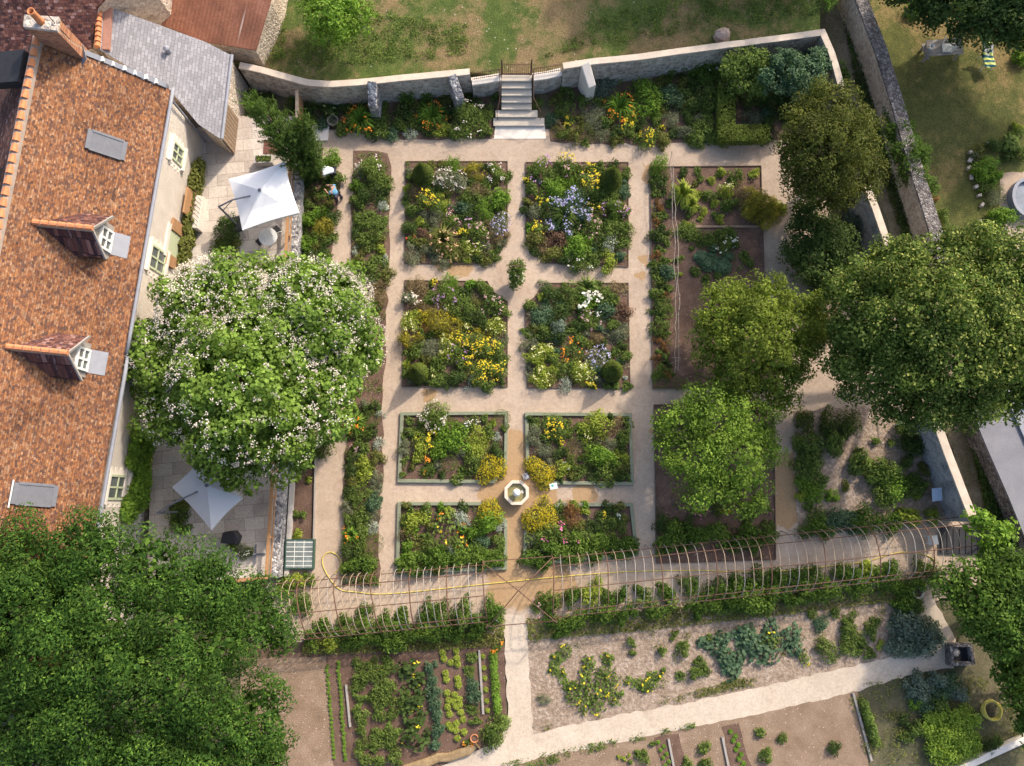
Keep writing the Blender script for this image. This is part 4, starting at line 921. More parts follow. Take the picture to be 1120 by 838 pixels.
mb = MB(); mb.box(ip+UP*1.0, (.36, .28, .03), .2, (0, .25)); bd = mb.build('board', M['sign_white'], io)
mb = MB(); mb.box(ip+Vector((-.05, .02, 1.022)), (.12, .11, .006), .2, (0, .25)); mb.build('green_mark', M['sign_green'], bd)
ip = P(1022, 541, .7); ip.z = 0; io = empty('information_sign', ip, 'pale blue tilted information board beside the black-stained wall', 'sign')
mb = MB(); mb.tube([ip, ip+UP*.9], .03, 6); mb.build('post', M['lead'], io); mb = MB(); mb.box(ip+UP*.95, (.5, .62, .03), .12, (-.1, .3)); mb.build('board', M['sign_blue'], io)
# ------------------------------------------------------------------ pergola
def hoop_pts(a, b, h, n=14):
    c = (a+b)/2; v = (a-b)/2; out = []
    for i in range(n+1):
        t = math.pi*i/n; ct, s_ = math.cos(t), math.sin(t)
        out.append(Vector((c.x+v.x*math.copysign(abs(ct)**.75, ct), c.y+v.y*math.copysign(abs(ct)**.75, ct), h*abs(s_)**.8)))
    return out
def tunnel(label, n0, n1, s0, s1, nh, every, h=2.3, bow=0.):
    n0, n1, s0, s1 = (P(*q, .4) for q in (n0, n1, s0, s1))
    for q in (n0, n1, s0, s1): q.z = 0
    root = empty('pergola', (n0+n1+s0+s1)/4, label, 'pergola', 'tunnel pergolas')
    for i in range(nh+1):
        t = i/nh; pts = hoop_pts(n0.lerp(n1, t), s0.lerp(s1, t), h); rust = i % every == 0
        mb = MB(); w_ = random.uniform(-.04, .04); pts = [p+Vector((w_*math.sin(i_*.45)+random.uniform(-.012, .012), 0, random.uniform(-.015, .015))) for i_, p in enumerate(pts)]; mb.tube(pts, .028 if rust else random.uniform(.015, .021), 6)
        mb.build('hoop', M['rust'] if rust else M[random.choice(['pale_wood', 'grey_wood', 'grey_wood', 'pale_wood'])], root, smooth=True)
    for k in (2, 4, 7, 10, 12):
        mb = MB(); mb.tube([hoop_pts(n0.lerp(n1, j/12), s0.lerp(s1, j/12), h)[k]+UP*(.02+random.uniform(-.025, .025)) for j in range(13)], .021, 6); mb.build('rail', M['rust'], root)
    return root
tunnel('left tunnel pergola of thin hoops on rusty rails', (291, 636), (529, 614), (308, 702), (533, 680), 30, 5)
tunnel('right and longest tunnel pergola of thin hoops on rusty rails', (603, 607), (1052, 562), (604, 676), (1060, 625), 48, 6)
cr = empty('pergola_crossing', P(567, 646, 0), 'rusty open crossing of diagonal bars between the two tunnel pergolas', 'pergola')
cp = [P(529, 613, .4), P(603, 607, .4), P(607, 676, .4), P(533, 682, .4)]; top = P(567, 646, 2.9)
for q in cp:
    mb = MB(); b0 = Vector((q.x, q.y, 0)); mb.tube([b0, b0+UP*2.0], .028, 6); mb.build('post', M['rust'], cr); mb = MB(); mb.tube([b0+UP*2.0, (b0+UP*2.0).lerp(top, .5)+UP*.15, top], .024, 6); mb.build('diagonal_bar', M['rust'], cr)
for i in (0, 2): mb = MB(); mb.tube([Vector((cp[i].x, cp[i].y, 1.4)), Vector((cp[i+1].x, cp[i+1].y, 1.4))], .022, 6); mb.build('rail', M['rust'], cr)
# ------------------------------------------------------------------ hoses
def hose(px, label, r=.022):
    p = [P(x, y, .03) for x, y in px]; out = []
    for i in range(len(p)-1):
        a, b, c, d = p[max(0, i-1)], p[i], p[i+1], p[min(len(p)-1, i+2)]
        for j in range(6):
            t = j/6; out.append(.5*((2*b)+(c-a)*t+(2*a-5*b+4*c-d)*t*t+(3*b-a-3*c+d)*t**3))
    out.append(p[-1]); mb = MB(); mb.tube(out, r, 6); return tag(mb.build('garden_hose', M['hose'], origin=p[0], smooth=True), label, 'hose')
hose([(366, 628), (372, 620), (371, 610), (362, 604), (354, 608), (353, 618), (360, 632), (372, 645), (392, 648), (414, 650), (446, 648), (475, 645), (502, 642), (540, 638), (600, 632), (660, 627), (697, 625), (760, 624), (830, 626), (880, 622), (942, 615), (965, 609), (986, 604), (1008, 606), (1020, 611), (1022, 618)], 'long yellow hose snaking along the path under the pergolas')
hc = P(1083, 776, .1); pts = [hc+Vector((math.cos(t)*(.42+.05*math.sin(t*2.3)), math.sin(t)*(.42+.04*math.cos(t*1.7)), .04*(t/6.28)+.02)) for t in np.linspace(0, 6.28*6, 150)]
mb = MB(); mb.tube(pts, .035, 6); tag(mb.build('garden_hose', M['hose'], origin=hc, smooth=True), 'coiled yellow hose on the ground at the right edge', 'hose')
# ------------------------------------------------------------------ terrace furniture
def parasol(name, label, corners, apex, z, mast, canvas, drop=.5):
    cs = PL(corners, z); a = P(*apex, z+.62); m = P(*mast, 1.0); root = empty('parasol', m, label, 'parasol', 'cantilever parasols on the terrace')
    V = [a]; Fc = []; e = []
    n = 8
    for i in range(4):
        for j in range(n): t = j/n; q = cs[i].lerp(cs[(i+1) % 4], t); e.append(q+UP*(-.10*math.sin(math.pi*t)*0)-(q-Vector((a.x, a.y, q.z)))*.045*math.sin(math.pi*t))
    mid = [a.lerp(q, .5)-UP*.04 for q in e]; k = len(e); V += mid+e+[q-UP*.16 for q in e]
    for i in range(k): j = (i+1) % k; Fc += [(0, 1+i, 1+j), (1+i, 1+k+i, 1+k+j, 1+j), (1+k+i, 1+2*k+i, 1+2*k+j, 1+k+j)]
    can = MB().add(V, Fc).build('canopy', M[canvas], root)
    mb = MB()
    for q in cs: mb.tube([a-UP*.08, q-UP*.06], .018, 5)
    mb.build('ribs', M['zinc'], can)
    mb = MB(); mb.lathe(a, [(.05, -.5), (.07, .0), (.09, .03), (.03, .10)], 12); mb.build('hub', M['lead'], root)
    mb = MB(); t = Vector((m.x, m.y, z+.22)); mb.tube([m+UP*.1, t], .05, 8); mb.build('mast', M['lead'], root)
    mb = MB(); mb.tube([t-UP*.05, t.lerp(a, .35)+UP*.10, a-UP*.40], .04, 8); mb.tube([t-UP*.6, t.lerp(a, .35)+UP*.08], .022, 6); mb.build('arm', M['lead'], root)
    mb = MB(); mb.box(m+UP*.06, (.8, .8, .12), .3); mb.build('base', M['black'], root, bevel=.02)
parasol('parasol', 'large white square parasol open over the upper terrace', [(250, 196), (311, 177), (327, 233), (265, 252)], (284, 208), 3.4, (259, 246), 'canvas')
parasol('parasol', 'grey square parasol half under the blossoming tree', [(188, 533), (221, 501), (265, 545), (231, 580)], (226, 531), 3.3, (196, 560), 'grey_canvas')
tc = P(293, 259, 1.73); tc.z = 1.0; tb = empty('garden_table', tc, 'round white garden table beside the white parasol', 'table')
mb = MB(); mb.lathe(tc, [(.44, .70), (.46, .71), (.46, .735), (.43, .74), (.30, .735), (.29, .742), (.17, .736), (.16, .743), (.07, .738), (.06, .75), (.01, .752)], 36); mb.build('table_top', M['white_metal'], tb)
for k in range(3): t = k*2.09+.4; mb = MB(); mb.tube([tc+Vector((math.cos(t)*.34, math.sin(t)*.34, 0)), tc+Vector((math.cos(t)*.12, math.sin(t)*.12, .4)), tc+Vector((math.cos(t)*.2, math.sin(t)*.2, .7))], .018, 6); mb.build('leg', M['white_metal'], tb)
def garden_chair(pos, rot, label, seatm='black', group='white metal garden chairs'):
    c = Vector(pos); root = empty('garden_chair', c, label, 'chair', group); ca, sa = math.cos(rot), math.sin(rot)
    W = lambda x, y, z: c+Vector((x*ca-y*sa, x*sa+y*ca, z))
    mb = MB(); mb.box(W(0, 0, .44), (.40, .40, .05), rot); mb.build('seat', M[seatm], root, bevel=.015)
    mb = MB(); mb.tube([W(-.2, -.2, .45), W(-.21, -.27, .75), W(-.12, -.31, .9), W(.12, -.31, .9), W(.21, -.27, .75), W(.2, -.2, .45)], .016, 6)
    for x in (-.1, 0, .1): mb.tube([W(x, -.21, .46), W(x, -.31, .89)], .011, 5)
    mb.build('backrest', M['white_metal'], root)
    for x, y in ((-.2, -.2), (.2, -.2), (-.2, .2), (.2, .2)): mb = MB(); mb.tube([W(x, y, .45), W(x*1.12, y*1.12, 0)], .015, 6); mb.build('leg', M['white_metal'], root)
    for x in (-.24, .24): mb = MB(); mb.tube([W(x, -.24, .66), W(x*1.06, .12, .66), W(x, .2, .44)], .014, 6); mb.build('armrest', M['white_metal'], root)
ch = P(302, 252, 1.45); ch.z = 1.0; garden_chair(ch, -.9, 'white garden chair with dark seat above and right of the round table')
ch = P(285, 264, 1.45); ch.z = 1.0; garden_chair(ch, 2.35, 'white garden chair with dark seat below and left of the round table')
pb = P(289, 175, 1.3); pb.z = 1.0; po = empty('planter_box', pb, 'long beige stone planter filled with small green plants on the terrace', 'planter')
mb = MB(); mb.strip([pb+Vector((x, y, 0)) for x, y in ((-.42, -.2), (.42, -.16), (.42, .20), (-.42, .16))], .06, 1.0, 1.45, True); mb.build('trough', M['concrete'], po)
mb = MB(); mb.prism([pb+Vector((x, y, 0)) for x, y in ((-.39, -.17), (.39, -.13), (.39, .17), (-.39, .13))], 1.1, 1.38); mb.build('soil', M['soil'], po)
q = leaves(np.array([[random.uniform(-.38, .38), random.uniform(-.14, .14), .45+random.uniform(-.05, .12)] for _ in range(160)]), np.array([[0, 0, 1.]]*160), .11, .5, .6); add_mesh('greenery', quadmesh('greenery', q), FM['mid'], po)
mb = MB(); mp_ = P(297, 161, 1.02); mb.prism([mp_+Vector((x, y, 0)) for x, y in ((-.42, -.36), (.42, -.39), (.41, .36), (-.40, .38))], 1.004, 1.03); tag(mb.build('doormat', M['brown_mat'], origin=mp_), 'square dark brown mat lying on the pale terrace', 'mat')
mb = MB(); mp_ = P(283, 139, 1.02); mb.strip([mp_+Vector((x, y, 0)) for x, y in ((-.3, -.26), (.3, -.28), (.3, .26), (-.3, .26))], .03, 1.002, 1.012, True); tag(mb.build('manhole_cover', M['concrete'], origin=mp_), 'square hatch outline set in the upper terrace paving', 'hatch')
gp_ = P(252, 588, 1.5); gp_.z = 1.0; go = empty('barbecue', gp_, 'barbecue under a black cover by the grey parasol', 'barbecue')
mb = MB(); mb.prism([gp_+Vector((x, y, 0)) for x, y in ((-.42, -.25), (.35, -.32), (.46, .05), (.2, .34), (-.3, .25))], 1.12, lambda p: 1.85-.35*abs(p[0]-gp_.x)); mb.build('cover', M['black'], go, bevel=.06)
for x in (-.3, .28): mb = MB(); mb.tube([gp_+Vector((x, -.1, 0)), gp_+Vector((x, -.1, .2))], .04, 8); mb.build('leg', M['zinc'], go)
ub = P(280, 606, 1.06); mb = MB(); mb.box(ub+UP*.0, (.9, .07, .06), .02); mb.box(ub+UP*.062, (.07, .9, .06), .02); mb.lathe(ub, [(.05, .09), (.05, .42), (.03, .43)], 10); tag(mb.build('parasol_stand', M['lead'], origin=ub), 'bare metal cross-shaped parasol stand on the lower terrace', 'stand')
sb_ = P(236, 188, 1.0); so = empty('stone_stoop', sb_, 'stone doorstep block with iron railing against the house below the annex', 'doorstep')
mb = MB(); mb.box(HP(4.2, -.15, 1.35), (.55, 1.7, .7), -.1); mb.build('block', M['limestone'], so, bevel=.03)
mb = MB()
for k in range(8): p = HP(3.4+k*.22, -.40, 1.7); mb.tube([p, p+UP*.8], .012, 5)
mb.tube([HP(3.4, -.40, 2.5), HP(4.94, -.40, 2.5)], .018, 6); mb.build('railing', M['rust'], so)
mb = MB(); pq = HP(3.9, .06, 1.85); mb.box(pq, (.09, 1.3, 1.3), -.1); mb.build('wooden_hatch', M['orange_wood'], so)
# small things in the garden
cf = P(328, 606, .3); cf.z = 0; co_ = empty('cold_frame', cf, 'green cold frame with a six-row glazed lid at the terrace foot', 'cold frame')
mb = MB(); fx = [cf+Vector((x, y, 0)) for x, y in ((-.68, -.68), (.66, -.68), (.66, .68), (-.68, .68))]; mb.strip(fx, .05, -.02, .38, True); mb.build('frame', M['dark_green'], co_)
mb = MB(); mb.prism([cf+(p-cf)*.955 for p in fx], .33, .36); gl = mb.build('glass', M['cold_glass'], co_)
mb = MB()
for k in range(6): mb.box(cf+Vector((-.01, -.56+k*.224, .372)), (1.26, .028, .016))
for x in (-.25, .2): mb.box(cf+Vector((x, 0, .366)), (.02, 1.28, .012))
mb.build('glazing_bars', M['white_paint'], gl)
cn_ = P(565, 298, .6); cn_.z = 0; pe = empty('planter', cn_+Vector((0, -.25, 0)), 'stone planter with bushy greenery at the centre of the four beds', 'planter')
mb = MB(); b_ = pe.location; mb.lathe(b_, [(.2, 0), (.22, .06), (.14, .14), (.2, .3), (.36, .55), (.40, .6), (.33, .61), (.30, .5)], 20); mb.build('urn', M['limestone'], pe, smooth=True)
crown('foliage', [(b_+Vector((0, -.18, .78)), .46), (b_+Vector((.02, .3, 1.25)), .46), (b_+Vector((0, .1, 1.0)), .4)], 'mid', pe, dens=330, leaf=.11, lobe=(.12, .2), seed=5)
mb = MB(); mb.tube([b_+Vector((-.48, .3, 1.62)), b_+Vector((.48, .3, 1.62))], .025, 6); mb.tube([b_+Vector((0, .28, .5)), b_+Vector((0, .3, 1.62))], .02, 6); mb.build('cross_bar', M['rust'], pe)
def plank(a, b, label, w=.11, z=.05, m='grey_wood'):
    A, B = P(*a, z), P(*b, z); mb = MB(); mb.strip([A, B], w, .02, .10); tag(mb.build('plank', M[m], origin=A, bevel=.01), label, 'plank', 'planks lying on the soil')
plank((378.5, 749), (383, 795), 'pale plank between the seedling rows and the potatoes'); plank((524, 711), (528.5, 781), 'pale plank beside the bean row and small lettuces')
plank((731, 808), (739, 850), 'pale plank left of the lone bush on the lower bed'); plank((790, 806), (799, 850), 'pale plank beside the dark seedling strip at the bottom'); plank((933, 758), (953, 832), 'longest pale plank, beside the clipped hedge at bottom right')
plank((758, 248), (830, 248), 'weathered plank across the dark bed above the cabbages', .13, .06, 'old_wood'); plank((779, 316), (793, 317), 'short pale plank at the edge of the yellow-green tree', .13, .06, 'pale_wood')
tp = P(519, 807, .2); tp.z = .0; t_ = empty('flowerpot', tp, 'terracotta pot beside the round hosta at the bed corner', 'flowerpot')
mb = MB(); mb.lathe(tp, [(.12, 0), (.17, .30), (.20, .31), (.20, .37), (.165, .37), (.15, .28)], 18); mb.build('pot', M['terracotta'], t_, smooth=True); mb = MB(); mb.lathe(tp, [(.15, .25), (.15, .30), (.02, .31)], 14); mb.build('soil', M['soil'], t_)
sb2 = P(495, 824, .2); sb2.z = 0; rd = random.Random(4); mb = MB()
sl2 = PL([(438, 843), (452, 838), (466, 835), (478, 831), (490, 828), (502, 824), (513, 820), (521, 815)], .2); sl2 = [p+Vector((rd.uniform(-.06, .06), rd.uniform(-.09, .09), 0)) for p in sl2]; mb.strip(sl2, .42, -.02, [rd.uniform(.14, .26) for _ in sl2]); o = mb.build('straw_edging', M['straw'], origin=sb2, bevel=.10); tag(o, 'low bank of straw bales edging the vegetable plot', 'straw bank')
bp_ = P(789, 40, 1.5); bm = bmesh_rock = MB(); mb = MB(); nn = 9; rd = random.Random(3)
for ring, (rr, z) in enumerate(((.38, 1.25), (.42, 1.55), (.36, 1.8), (.15, 1.95))): mb.v += [Vector((bp_.x+rr*rd.uniform(.8, 1.15)*math.cos(6.283*k/nn), bp_.y+rr*rd.uniform(.8, 1.15)*math.sin(6.283*k/nn), z+rd.uniform(-.05, .05))) for k in range(nn)]
mb.f += [(i*nn+k, i*nn+(k+1) % nn, (i+1)*nn+(k+1) % nn, (i+1)*nn+k) for i in range(3) for k in range(nn)]+[tuple(range(3*nn, 4*nn))]
tag(mb.build('boulder', M['boulder'], origin=Vector((bp_.x, bp_.y, 1.3))), 'brown boulder on the lawn above the garden wall', 'rock')
sw = P(1050, 716, .3); sw.z = 0; so = empty('stone_trough', sw, 'square dark stone trough at the end of the diagonal path', 'trough')
mb = MB(); mb.strip([sw+Vector((x, y, 0)) for x, y in ((-.5, -.42), (.52, -.36), (.46, .46), (-.46, .44))], .15, 0, .5, True); mb.build('rim', M['mossy'], so); mb = MB(); mb.box(sw+UP*.12, (.86, .74, .1)); mb.build('bottom', M['black'], so); mb = MB(); mb.lathe(sw+Vector((-.2, .1, .17)), [(.2, 0), (.22, .12), (.1, .18)], 12); mb.build('stone', M['wall_stone'], so, smooth=True)
def pot_stone(px, label, r, m='limestone'):
    p = P(*px, .2); p.z = 0; o = empty('stone_pot', p, label, 'pot'); mb = MB(); mb.lathe(p, [(r*.7, 0), (r, .1), (r*1.05, .45), (r*.9, .47), (r*.8, .3)], 16); mb.build('pot', M[m], o, smooth=True); mb = MB(); mb.lathe(p, [(r*.82, .3), (r*.8, .36), (.02, .37)], 12); mb.build('soil', M['soil'], o)
pot_stone((1002, 648), 'pale stone pot below the right end of the pergola', .26)
wc = P(1021, 591, .45); wc.z = 0; wo = empty('plastic_chair', wc, 'white moulded chair under the right end of the pergola', 'chair')
mb = MB(); mb.box(wc+UP*.42, (.46, .44, .04), .1); mb.build('seat', M['white_paint'], wo, bevel=.02)
mb = MB(); mb.strip([wc+Vector((-.22, -.22, 0)), wc+Vector((-.25, 0, 0)), wc+Vector((-.22, .22, 0))], .04, .42, .85); mb.build('backrest', M['white_paint'], wo)
for x, y in ((-.2, -.18), (.2, -.18), (-.2, .18), (.2, .18)): mb = MB(); mb.tube([wc+Vector((x, y, 0)), wc+Vector((x*.9, y*.9, .42))], .022, 6); mb.build('leg', M['white_paint'], wo)
bk = P(364, 132, .3); bk.z = 0; bo = empty('basket', bk, 'round grey wicker basket on the gravel below the wall', 'basket')
mb = MB(); mb.lathe(bk, [(.2, 0), (.24, .1), (.28, .35), (.3, .37), (.25, .37), (.2, .12)], 16); mb.build('weave', M['wicker'], bo)
sl = P(350, 143, .2); mb = MB(); mb.prism([sl+Vector((x, y, 0)) for x, y in ((-.55, -.5), (.4, -.5), (.45, .45), (-.5, .3))], .0, .12); tag(mb.build('stone_slab', M['limestone'], origin=Vector((sl.x, sl.y, 0))), 'pale stone slab at the foot of the leaning cypress', 'slab')
dk_ = P(1062, 590, .2); mb = MB()
for k in range(9): mb.box(Vector((dk_.x-1.3+k*.3, dk_.y-k*.02, .12)), (.26, 1.3, .06), -.08)
tag(mb.build('wooden_deck', M['black'], origin=Vector((dk_.x, dk_.y, 0))), 'dark plank decking at the right mouth of the pergola', 'deck')
ta = P(990, 457, .8); ta.z = 0; to = empty('trellis_frame', ta, 'pale metal frame half hidden under the big lime tree', 'frame')
mb = MB(); mb.tube([ta+Vector((-.3, .8, .9)), ta+Vector((-.2, -.3, .9)), ta+Vector((.6, -.25, .9))], .03, 6); mb.build('rail', M['white_metal'], to)
for x, y in ((-.3, .8), (-.2, -.3), (.6, -.25)): mb = MB(); mb.tube([ta+Vector((x, y, 0)), ta+Vector((x, y, .9))], .025, 6); mb.build('post', M['white_metal'], to)
ap_ = P(908, 344, .8); ap_.z = 0; to = empty('sunpatch', ap_, 'rust-brown A-frame shape standing in for sunlit soil between two right-hand trees', 'sunpatch')  # added A-shaped frame in place of sunlight patches on the ground
for sx in (-1, 1):
    mb = MB(); mb.strip([ap_+Vector((sx*.42, -.45, 0)), ap_+Vector((0, .35, 0))], .12, [0, 1.45], [.12, 1.6]); mb.build('leg', M['sunpatch_brown'], to)
mb = MB(); mb.box(ap_+Vector((0, .38, 1.56)), (.22, .2, .12)); mb.build('top_cap', M['sunpatch_brown'], to)
# bamboo trellis along the dark bed
tr = empty('bamboo_trellis', P(733, 250, 0), 'thin grey bamboo trellis running down the edge of the dark bed', 'trellis'); rd = random.Random(9)
tl = PL([(731, 185), (734, 260), (737, 340), (735, 410)], .0); L0 = []
for i in range(3): L0 += [tl[i].lerp(tl[i+1], j/7) for j in range(7)]
L0.append(tl[-1])
for i in range(0, len(L0)-1):
    mb = MB(); a = L0[i]; mb.tube([a+Vector((rd.uniform(-.2, .2), rd.uniform(-.1, .1), 0)), a+Vector((rd.uniform(-.08, .08), rd.uniform(-.5, .5), 1.6+rd.uniform(-.2, .3)))], .014, 5); mb.build('cane', M['twig'], tr)
for z in (.7, 1.4): mb = MB(); mb.tube([p+UP*z+Vector((rd.uniform(-.06, .06), 0, rd.uniform(-.05, .05))) for p in L0], .014, 5); mb.build('cross_cane', M['twig'], tr)
# ------------------------------------------------------------------ neighbour's garden
tb_ = P(1033, 52, .7); tb_.z = 0; to = empty('garden_table', tb_, 'weathered wooden table at the edge of the dark tree', 'table')
mb = MB()
for k in range(5): mb.box(tb_+Vector((0, -.36+k*.18, .72)), (1.9, .165, .04), .06)
mb.build('table_top', M['grey_wood'], to)
for x, y in ((-.8, -.3), (.8, -.3), (-.8, .3), (.8, .3)): mb = MB(); mb.box(tb_+Vector((x, y, .35)), (.08, .08, .7)); mb.build('leg', M['grey_wood'], to)
cc = P(1037, 51, .9); cc.z = .745; co2 = empty('plastic_chair', cc, 'white slatted chair tipped upside down on the wooden table', 'chair')
mb = MB(); mb.box(cc+UP*.03, (.5, .46, .05)); mb.build('seat', M['white_paint'], co2, bevel=.02)
mb = MB()
for x in (-.2, -.07, .07, .2): mb.box(cc+Vector((x, -.24, .30)), (.06, .04, .55), 0, (0, 0))
mb.box(cc+Vector((0, -.25, .58)), (.5, .05, .08)); mb.build('backrest', M['white_paint'], co2)
for x, y in ((-.22, -.2), (.22, -.2), (-.22, .2), (.22, .2)): mb = MB(); mb.tube([cc+Vector((x, y, .05)), cc+Vector((x*1.15, y*1.9, .5))], .025, 6); mb.build('leg', M['white_paint'], co2)
bu = P(1018.5, 51.5, .85); bu.z = .745; bo = empty('bucket', bu, 'small white bucket on the left end of the wooden table', 'bucket')
mb = MB(); mb.lathe(bu, [(.11, 0), (.13, .2), (.145, .2), (.10, .18), (.09, .02)], 16); mb.build('pail', M['white_paint'], bo)
bp2 = P(1011, 58, .3); bp2.z = 0; bn = empty('bench', bp2, 'narrow wooden bench end left of the weathered table', 'bench'); mb = MB(); mb.box(bp2+UP*.43, (.2, .9, .05), .2); mb.build('seat', M['grey_wood'], bn)
for y in (-.35, .35): mb = MB(); mb.box(bp2+Vector((0, y, .2)), (.16, .06, .4), .2); mb.build('leg', M['grey_wood'], bn)
lc = P(1081, 66, .4); lc.z = 0; lo_ = empty('deck_chair', lc, 'white folding chair beside the dark tree, under a striped towel', 'chair')
mb = MB(); mb.box(lc+Vector((0, -.1, .40)), (.52, .5, .03), .25); mb.build('seat', M['white_paint'], lo_); mb = MB(); mb.box(lc+Vector((-.08, .42, .62)), (.52, .55, .03), .25, (0, .7)); mb.build('backrest', M['white_paint'], lo_)
for x, y in ((-.26, -.4), (.34, -.3), (-.3, .4), (.3, .5)): mb = MB(); mb.tube([lc+Vector((x, y, 0)), lc+Vector((x*.8, y*.6, .4))], .02, 6); mb.build('leg', M['white_paint'], lo_)
mb = MB(); c = lc+Vector((-.06, .16, 0)); gx = 9; gy = 14
V = [];
for j in range(gy):
    for i in range(gx):
        x = (i/(gx-1)-.5)*.58; y = (j/(gy-1)-.5)*1.25; z = .47+max(0, y-.0)*.62+.02*math.sin(i*1.3+j*.7)-.10*max(0, abs(x)-.25)*4
        V.append(c+Vector((x*math.cos(.25)-y*math.sin(.25), x*math.sin(.25)+y*math.cos(.25), z)))
mb.add(V, [(j*gx+i, j*gx+i+1, (j+1)*gx+i+1, (j+1)*gx+i) for j in range(gy-1) for i in range(gx-1)]); tw = mb.build('towel', M['towel'], origin=c, smooth=True); sm = tw.modifiers.new('thick', 'SOLIDIFY'); sm.thickness = .02; tag(tw, 'yellow and dark blue striped towel draped over a white chair', 'towel')
rp = P(1125, 216, .4); rp.z = 0; ro = empty('round_basin', rp, 'round grey-rimmed basin cut by the right edge of the photo', 'basin')
mb = MB(); ring = [rp+Vector((.78*math.cos(6.283*k/28), .98*math.sin(6.283*k/28), 0)) for k in range(28)]; mb.strip(ring, .16, -.05, .45, True); mb.build('rim', M['zinc'], ro); mb = MB(); mb.prism(ring, -.03, .25); mb.build('water', M['blue_panel'], ro)
ks = wobble(PL([(1079, 158), (1062, 168), (1059, 185), (1066, 205), (1074, 225), (1080, 240)], 0)[:], .35, .06, 6)[:-12]
se = empty('stone_edging', ks[0], 'curved row of rough stones edging the neighbour shrub bed', 'edging')
for p in ks[:22]: mb = MB(); mb.box(p+UP*.05, (random.uniform(.16, .3), random.uniform(.14, .26), random.uniform(.16, .28)), random.uniform(0, 3)); mb.build('stone', M['wall_stone'], se, bevel=.04)
mb = MB(); q = PL([(1047, 842), (1080, 826), (1120, 808), (1160, 790)], .2); mb.strip(q, .3, -.05, .35); tag(mb.build('low_wall', M['limestone'], origin=q[0], bevel=.03), 'low pale kerb wall at the bottom right corner', 'wall')
mb = MB(); q = P(1095, 604, .1); mb.box(q+UP*.05, (.5, .22, .14), -.1); tag(mb.build('brick_step', M['terracotta'], origin=q), 'terracotta brick slab at the lane end', 'brick')
# ------------------------------------------------------------------ people
def skin(name, verts, edges, radii, m, parent, sub=2):
    o0 = wloc(parent); me = bpy.data.meshes.new(name); me.from_pydata([Vector(v)-o0 for v in verts], edges, []); me.materials.append(m)
    o = bpy.data.objects.new(name, me); COL.objects.link(o); o.parent = parent
    md = o.modifiers.new('skin', 'SKIN'); md.use_smooth_shade = True
    if not me.skin_vertices: me.skin_vertices_ensure() if hasattr(me, 'skin_vertices_ensure') else None
    for sv, r_ in zip(me.skin_vertices[0].data, radii): sv.radius = (r_, r_) if not isinstance(r_, tuple) else r_; sv.use_root = False
    me.skin_vertices[0].data[0].use_root = True
    s_ = o.modifiers.new('sub', 'SUBSURF'); s_.levels = s_.render_levels = sub; return o
def person(label, base, rot, J, shirt, legs, hairm='hair'):
    """J: joints in the person's frame (x right, y forward, z up)"""
    ca, sa = math.cos(rot), math.sin(rot); W = lambda p: Vector(base)+Vector((p[0]*ca-p[1]*sa, p[0]*sa+p[1]*ca, p[2]))
    root = empty('person', base, label, 'person', 'people'); j = {k: W(v) for k, v in J.items()}
    V = []; E = []; Rd = []; idx = {}
    def add(k, r_, par=None, pos=None):
        idx[k] = len(V); V.append(j[k] if pos is None else pos); Rd.append(r_)
        if par is not None: E.append((idx[par], idx[k]))
    add('pelvis', .135); add('waist', .12, 'pelvis'); add('chest', .15, 'waist'); add('neck', .055, 'chest'); add('head', .085, 'neck'); add('crown', .075, 'head')
    f = (W((0, 1, 0))-W((0, 0, 0))); add('nose', .018, 'head', j['head']+f*.10-UP*.01)
    for s_ in 'LR':
        add('sh'+s_, .07, 'chest'); add('el'+s_, .042, 'sh'+s_); add('wr'+s_, .03, 'el'+s_); d = (j['wr'+s_]-j['el'+s_]).normalized(); sd = d.cross(UP).normalized()
        add('pa'+s_, .034, 'wr'+s_, j['wr'+s_]+d*.07)
        for k, (o_, ln) in enumerate(((-.03, .07), (-.01, .085), (.01, .08), (.03, .065))):
            b_ = j['wr'+s_]+d*.10+sd*o_; add(f'f{k}a{s_}', .009, 'pa'+s_, b_+d*ln*.5); add(f'f{k}b{s_}', .008, f'f{k}a{s_}', b_+d*ln-UP*.02)
        add('th'+s_, .010, 'pa'+s_, j['wr'+s_]+d*.08+sd*.055*(1 if s_ == 'L' else -1))
        add('hp'+s_, .10, 'pelvis'); add('kn'+s_, .065, 'hp'+s_); add('an'+s_, .042, 'kn'+s_); add('to'+s_, .035, 'an'+s_, j['an'+s_]+f*.15-UP*.05)
    skin('body', V, E, Rd, M['skin'], root)
    t = lambda a, b, q: j[a].lerp(j[b], q)
    skin('shirt', [j['pelvis'], j['waist'], j['chest'], t('chest', 'neck', .55), j['shL'], t('shL', 'elL', .75), j['shR'], t('shR', 'elR', .75)], [(0, 1), (1, 2), (2, 3), (2, 4), (4, 5), (2, 6), (6, 7)], [(.17, .14), (.165, .135), (.195, .155), .085, .09, .068, .09, .068], M[shirt], root)
    skin('trousers', [j['pelvis']-UP*.03, j['hpL'], j['knL'], t('knL', 'anL', .9), j['hpR'], j['knR'], t('knR', 'anR', .9)], [(0, 1), (1, 2), (2, 3), (0, 4), (4, 5), (5, 6)], [.155, .115, .083, .065, .115, .083, .065], M[legs], root)
    for s_ in 'LR': skin('shoe', [j['an'+s_]-UP*.03, j['an'+s_]+f*.08-UP*.05, j['an'+s_]+f*.18-UP*.06], [(0, 1), (1, 2)], [.055, .05, .04], M['black'], root)
    ax = (j['crown']-j['head']).normalized(); skin('hair', [j['head']+ax*.02-f*.03, j['crown']+ax*.01-f*.02, j['crown']+ax*.035+f*.02], [(0, 1), (1, 2)], [.097, .095, .06], M[hairm], root)
    return root
